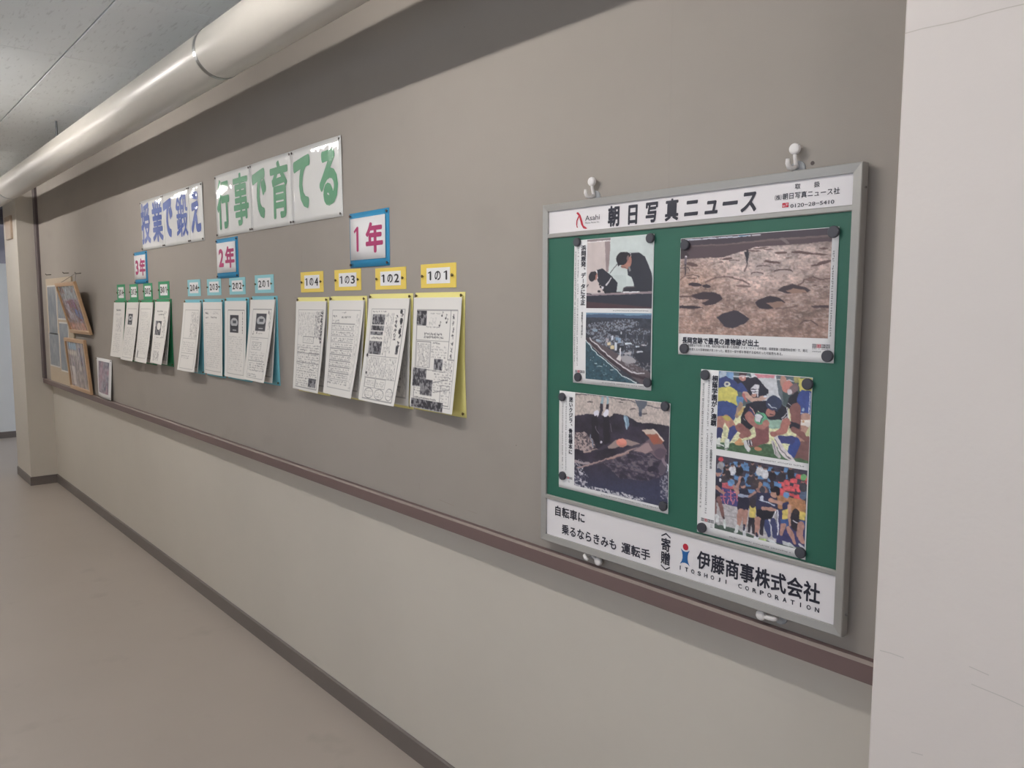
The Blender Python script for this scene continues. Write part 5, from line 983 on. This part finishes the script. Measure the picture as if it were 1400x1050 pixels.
# ------------------------------------------------------------------ far corner: frames and pictures
def soft(w, h, cols, seed, sc=(5, 4), S=1):
    c = Canvas(w, h, S=S, seed=seed); n = c.fbm(*sc, 4)[..., None]; m = c.fbm(sc[0] * 2, sc[1] * 2, 3)[..., None]
    a, b, d = [np.array(q, float) for q in cols]; n = np.clip((n - .3) * 2.5, 0, 1); m = np.clip((m - .35) * 3, 0, 1)
    c.c = (a * (1 - n) + b * n) * (1 - m * .5) + d * m * .5; return c
ca = thing('photo_display_board', 'beige display board with four class photographs, standing in the far corner behind the wooden frames', 'board', (-7.36, 0, .968))
MB().cbox(-7.835, -6.890, -.012, -.001, .968, 1.846, .001).build('board_sheet', MT['cork'], ca)
for x0, x1, z0, z1, sd in ((-7.775, -7.455, 1.385, 1.777, 1), (-7.400, -7.080, 1.516, 1.768, 2), (-7.380, -7.080, 1.090, 1.474, 3), (-7.800, -7.430, 1.110, 1.378, 4)):
    MB().box(x0 - .012, x1 + .012, -.0132, -.012, z0 - .012, z1 + .012).build('photo_mount', MT['paper_rear'], ca)
    c = soft(26, 30, ((118, 126, 138), (146, 150, 154), (96, 104, 116)), sd)
    grid('class_photo', c.w, c.h, lambda U, V: (x0 + U * (x1 - x0), -.0138 + 0 * U, z1 - V * (z1 - z0) + 0 * U), MT['gloss'], ca, colors=c.out())
# leaning frame: local frame hinged at its bottom edge
def wood_frame(label, x0, x1, z0, z1, lean, canv, m, yb):
    h = z1 - z0; t = thing('picture_frame', label, 'picture frame', ((x0 + x1) / 2, yb, z0))
    W2 = (x1 - x0) / 2; a = math.asin(min(lean / h, .9)); b = .028
    o = []
    for nm, mb in (('b', MB().cbox(-W2, W2, -.02, 0, 0, b, .003)), ('t', MB().cbox(-W2, W2, -.02, 0, h - b, h, .003)), ('l', MB().cbox(-W2, -W2 + b, -.02, 0, b, h - b, .003)), ('r', MB().cbox(W2 - b, W2, -.02, 0, b, h - b, .003))):
        me = mb.mesh('frame_rail'); o.append(link('frame_rail', me, MT['wood'], t))
    o.append(link('back_panel', MB().box(-W2 + .01, W2 - .01, -.006, -.001, .01, h - .01).mesh('back_panel'), MT['cork'], t))
    us = W2 - b; g = grid('framed_picture', canv.w, canv.h, lambda U, V: (-us + U * 2 * us, -.0085 + 0 * U, h - b - V * (h - 2 * b) + 0 * U), m, None, colors=canv.out())
    g.parent = t; o.append(g)
    t.rotation_euler = (a, 0, 0); return t
c = Canvas(64, 42, S=2, seed=9, bg=(150, 120, 132)); n = c.fbm(8, 8, 4)
c.c = np.array([128, 108, 122]) * np.ones_like(c.c); c.ink(n > .55, (170, 160, 172)); c.ink((c.v < .3) & (n > .45), (150, 158, 166)); c.poly([(.25, .35), (.6, .3), (.95, .7), (.7, .8), (.4, .5)], (110, 54, 96)); c.poly([(.45, .5), (.8, .55), (.9, .75), (.6, .7)], (60, 90, 150)); c.ink(c.v > .82, (186, 140, 128)); c.shade(c.fbm(20, 20, 2), .3)
fa = wood_frame('pine-framed picture tilted forward, hanging above the other wooden frame in the far corner', -6.918, -6.298, 1.412, 1.805, .092, c, MT['film'], -.012)
c = soft(60, 42, ((150, 144, 152), (196, 190, 190), (130, 126, 140)), 12, (7, 6), 2); c.poly([(.08, .04), (.52, .04), (.52, .18), (.08, .18)], (140, 176, 206)); c.poly([(.05, .2), (.5, .2), (.5, .3), (.05, .3)], (206, 200, 196)); c.poly([(.66, .12), (.72, .12), (.76, .5), (.70, .5)], (70, 80, 140)); c.poly([(.03, .55), (.3, .55), (.3, .95), (.03, .95)], (206, 200, 202))
fb = wood_frame('pine-framed sheet of small photographs standing upright on the pinboard rail in the far corner', -7.000, -6.362, .968, 1.372, .030, c, MT['film'], -.014)
ps = thing('pinned_photo_sheet', 'white-bordered colour photo sheet right of the wooden frames, low on the pinboard', 'photo', (-6.05, 0, .975))
grid('sheet', 14, 10, lambda U, V: (-6.262 + U * .405, -.004 - .018 * V * U - .012 * np.sin(np.pi * U) * V, 1.250 - V * .277 + 0 * U), MT['paper'], ps, thick=.0004)
c = soft(44, 32, ((90, 96, 112), (170, 130, 146), (206, 206, 214)), 31, (7, 6), 2)
grid('photo_print', c.w, c.h, lambda U, V: (-6.205 + U * .29, -.0052 - .018 * (.1 + V * .8) * (.14 + U * .72) - .012 * np.sin(np.pi * (.14 + U * .72)) * (.1 + V * .8), 1.228 - V * .222 + 0 * U), MT['gloss'], ps, colors=c.out())
pins(ps, [(-6.25, 1.243), (-5.868, 1.243)], -.004, pin_dk)
for x, z, lb in ((-7.656, 1.880, 'left one'), (-7.011, 1.876, 'middle one'), (-6.610, 1.862, 'right one')):
    o = MB().tube([(x, 0, z), (x, -.035, z - .004), (x, -.043, z + .006)], .0028, 6).build('nail_hook', MT['pin_dark']); tag(o, 'small dark nail hook above the frames in the far corner, %s' % lb, 'hook', 'nail hooks in the far corner')
st = MB().tube([(-6.86, -.096, 1.79), (-6.61, -.036, 1.861), (-6.36, -.096, 1.79)], .0016, 5).build('hanging_cord', MT['rod']); tag(st, 'thin cord from the right nail hook to the tilted frame', 'cord')
bx = MB().cbox(-8.60, -8.33, YP - .020, YP, 2.215, 2.42, .004).build('wall_box', MT['beige']); tag(bx, 'beige box high on the far pillar, just under the pipe', 'box')
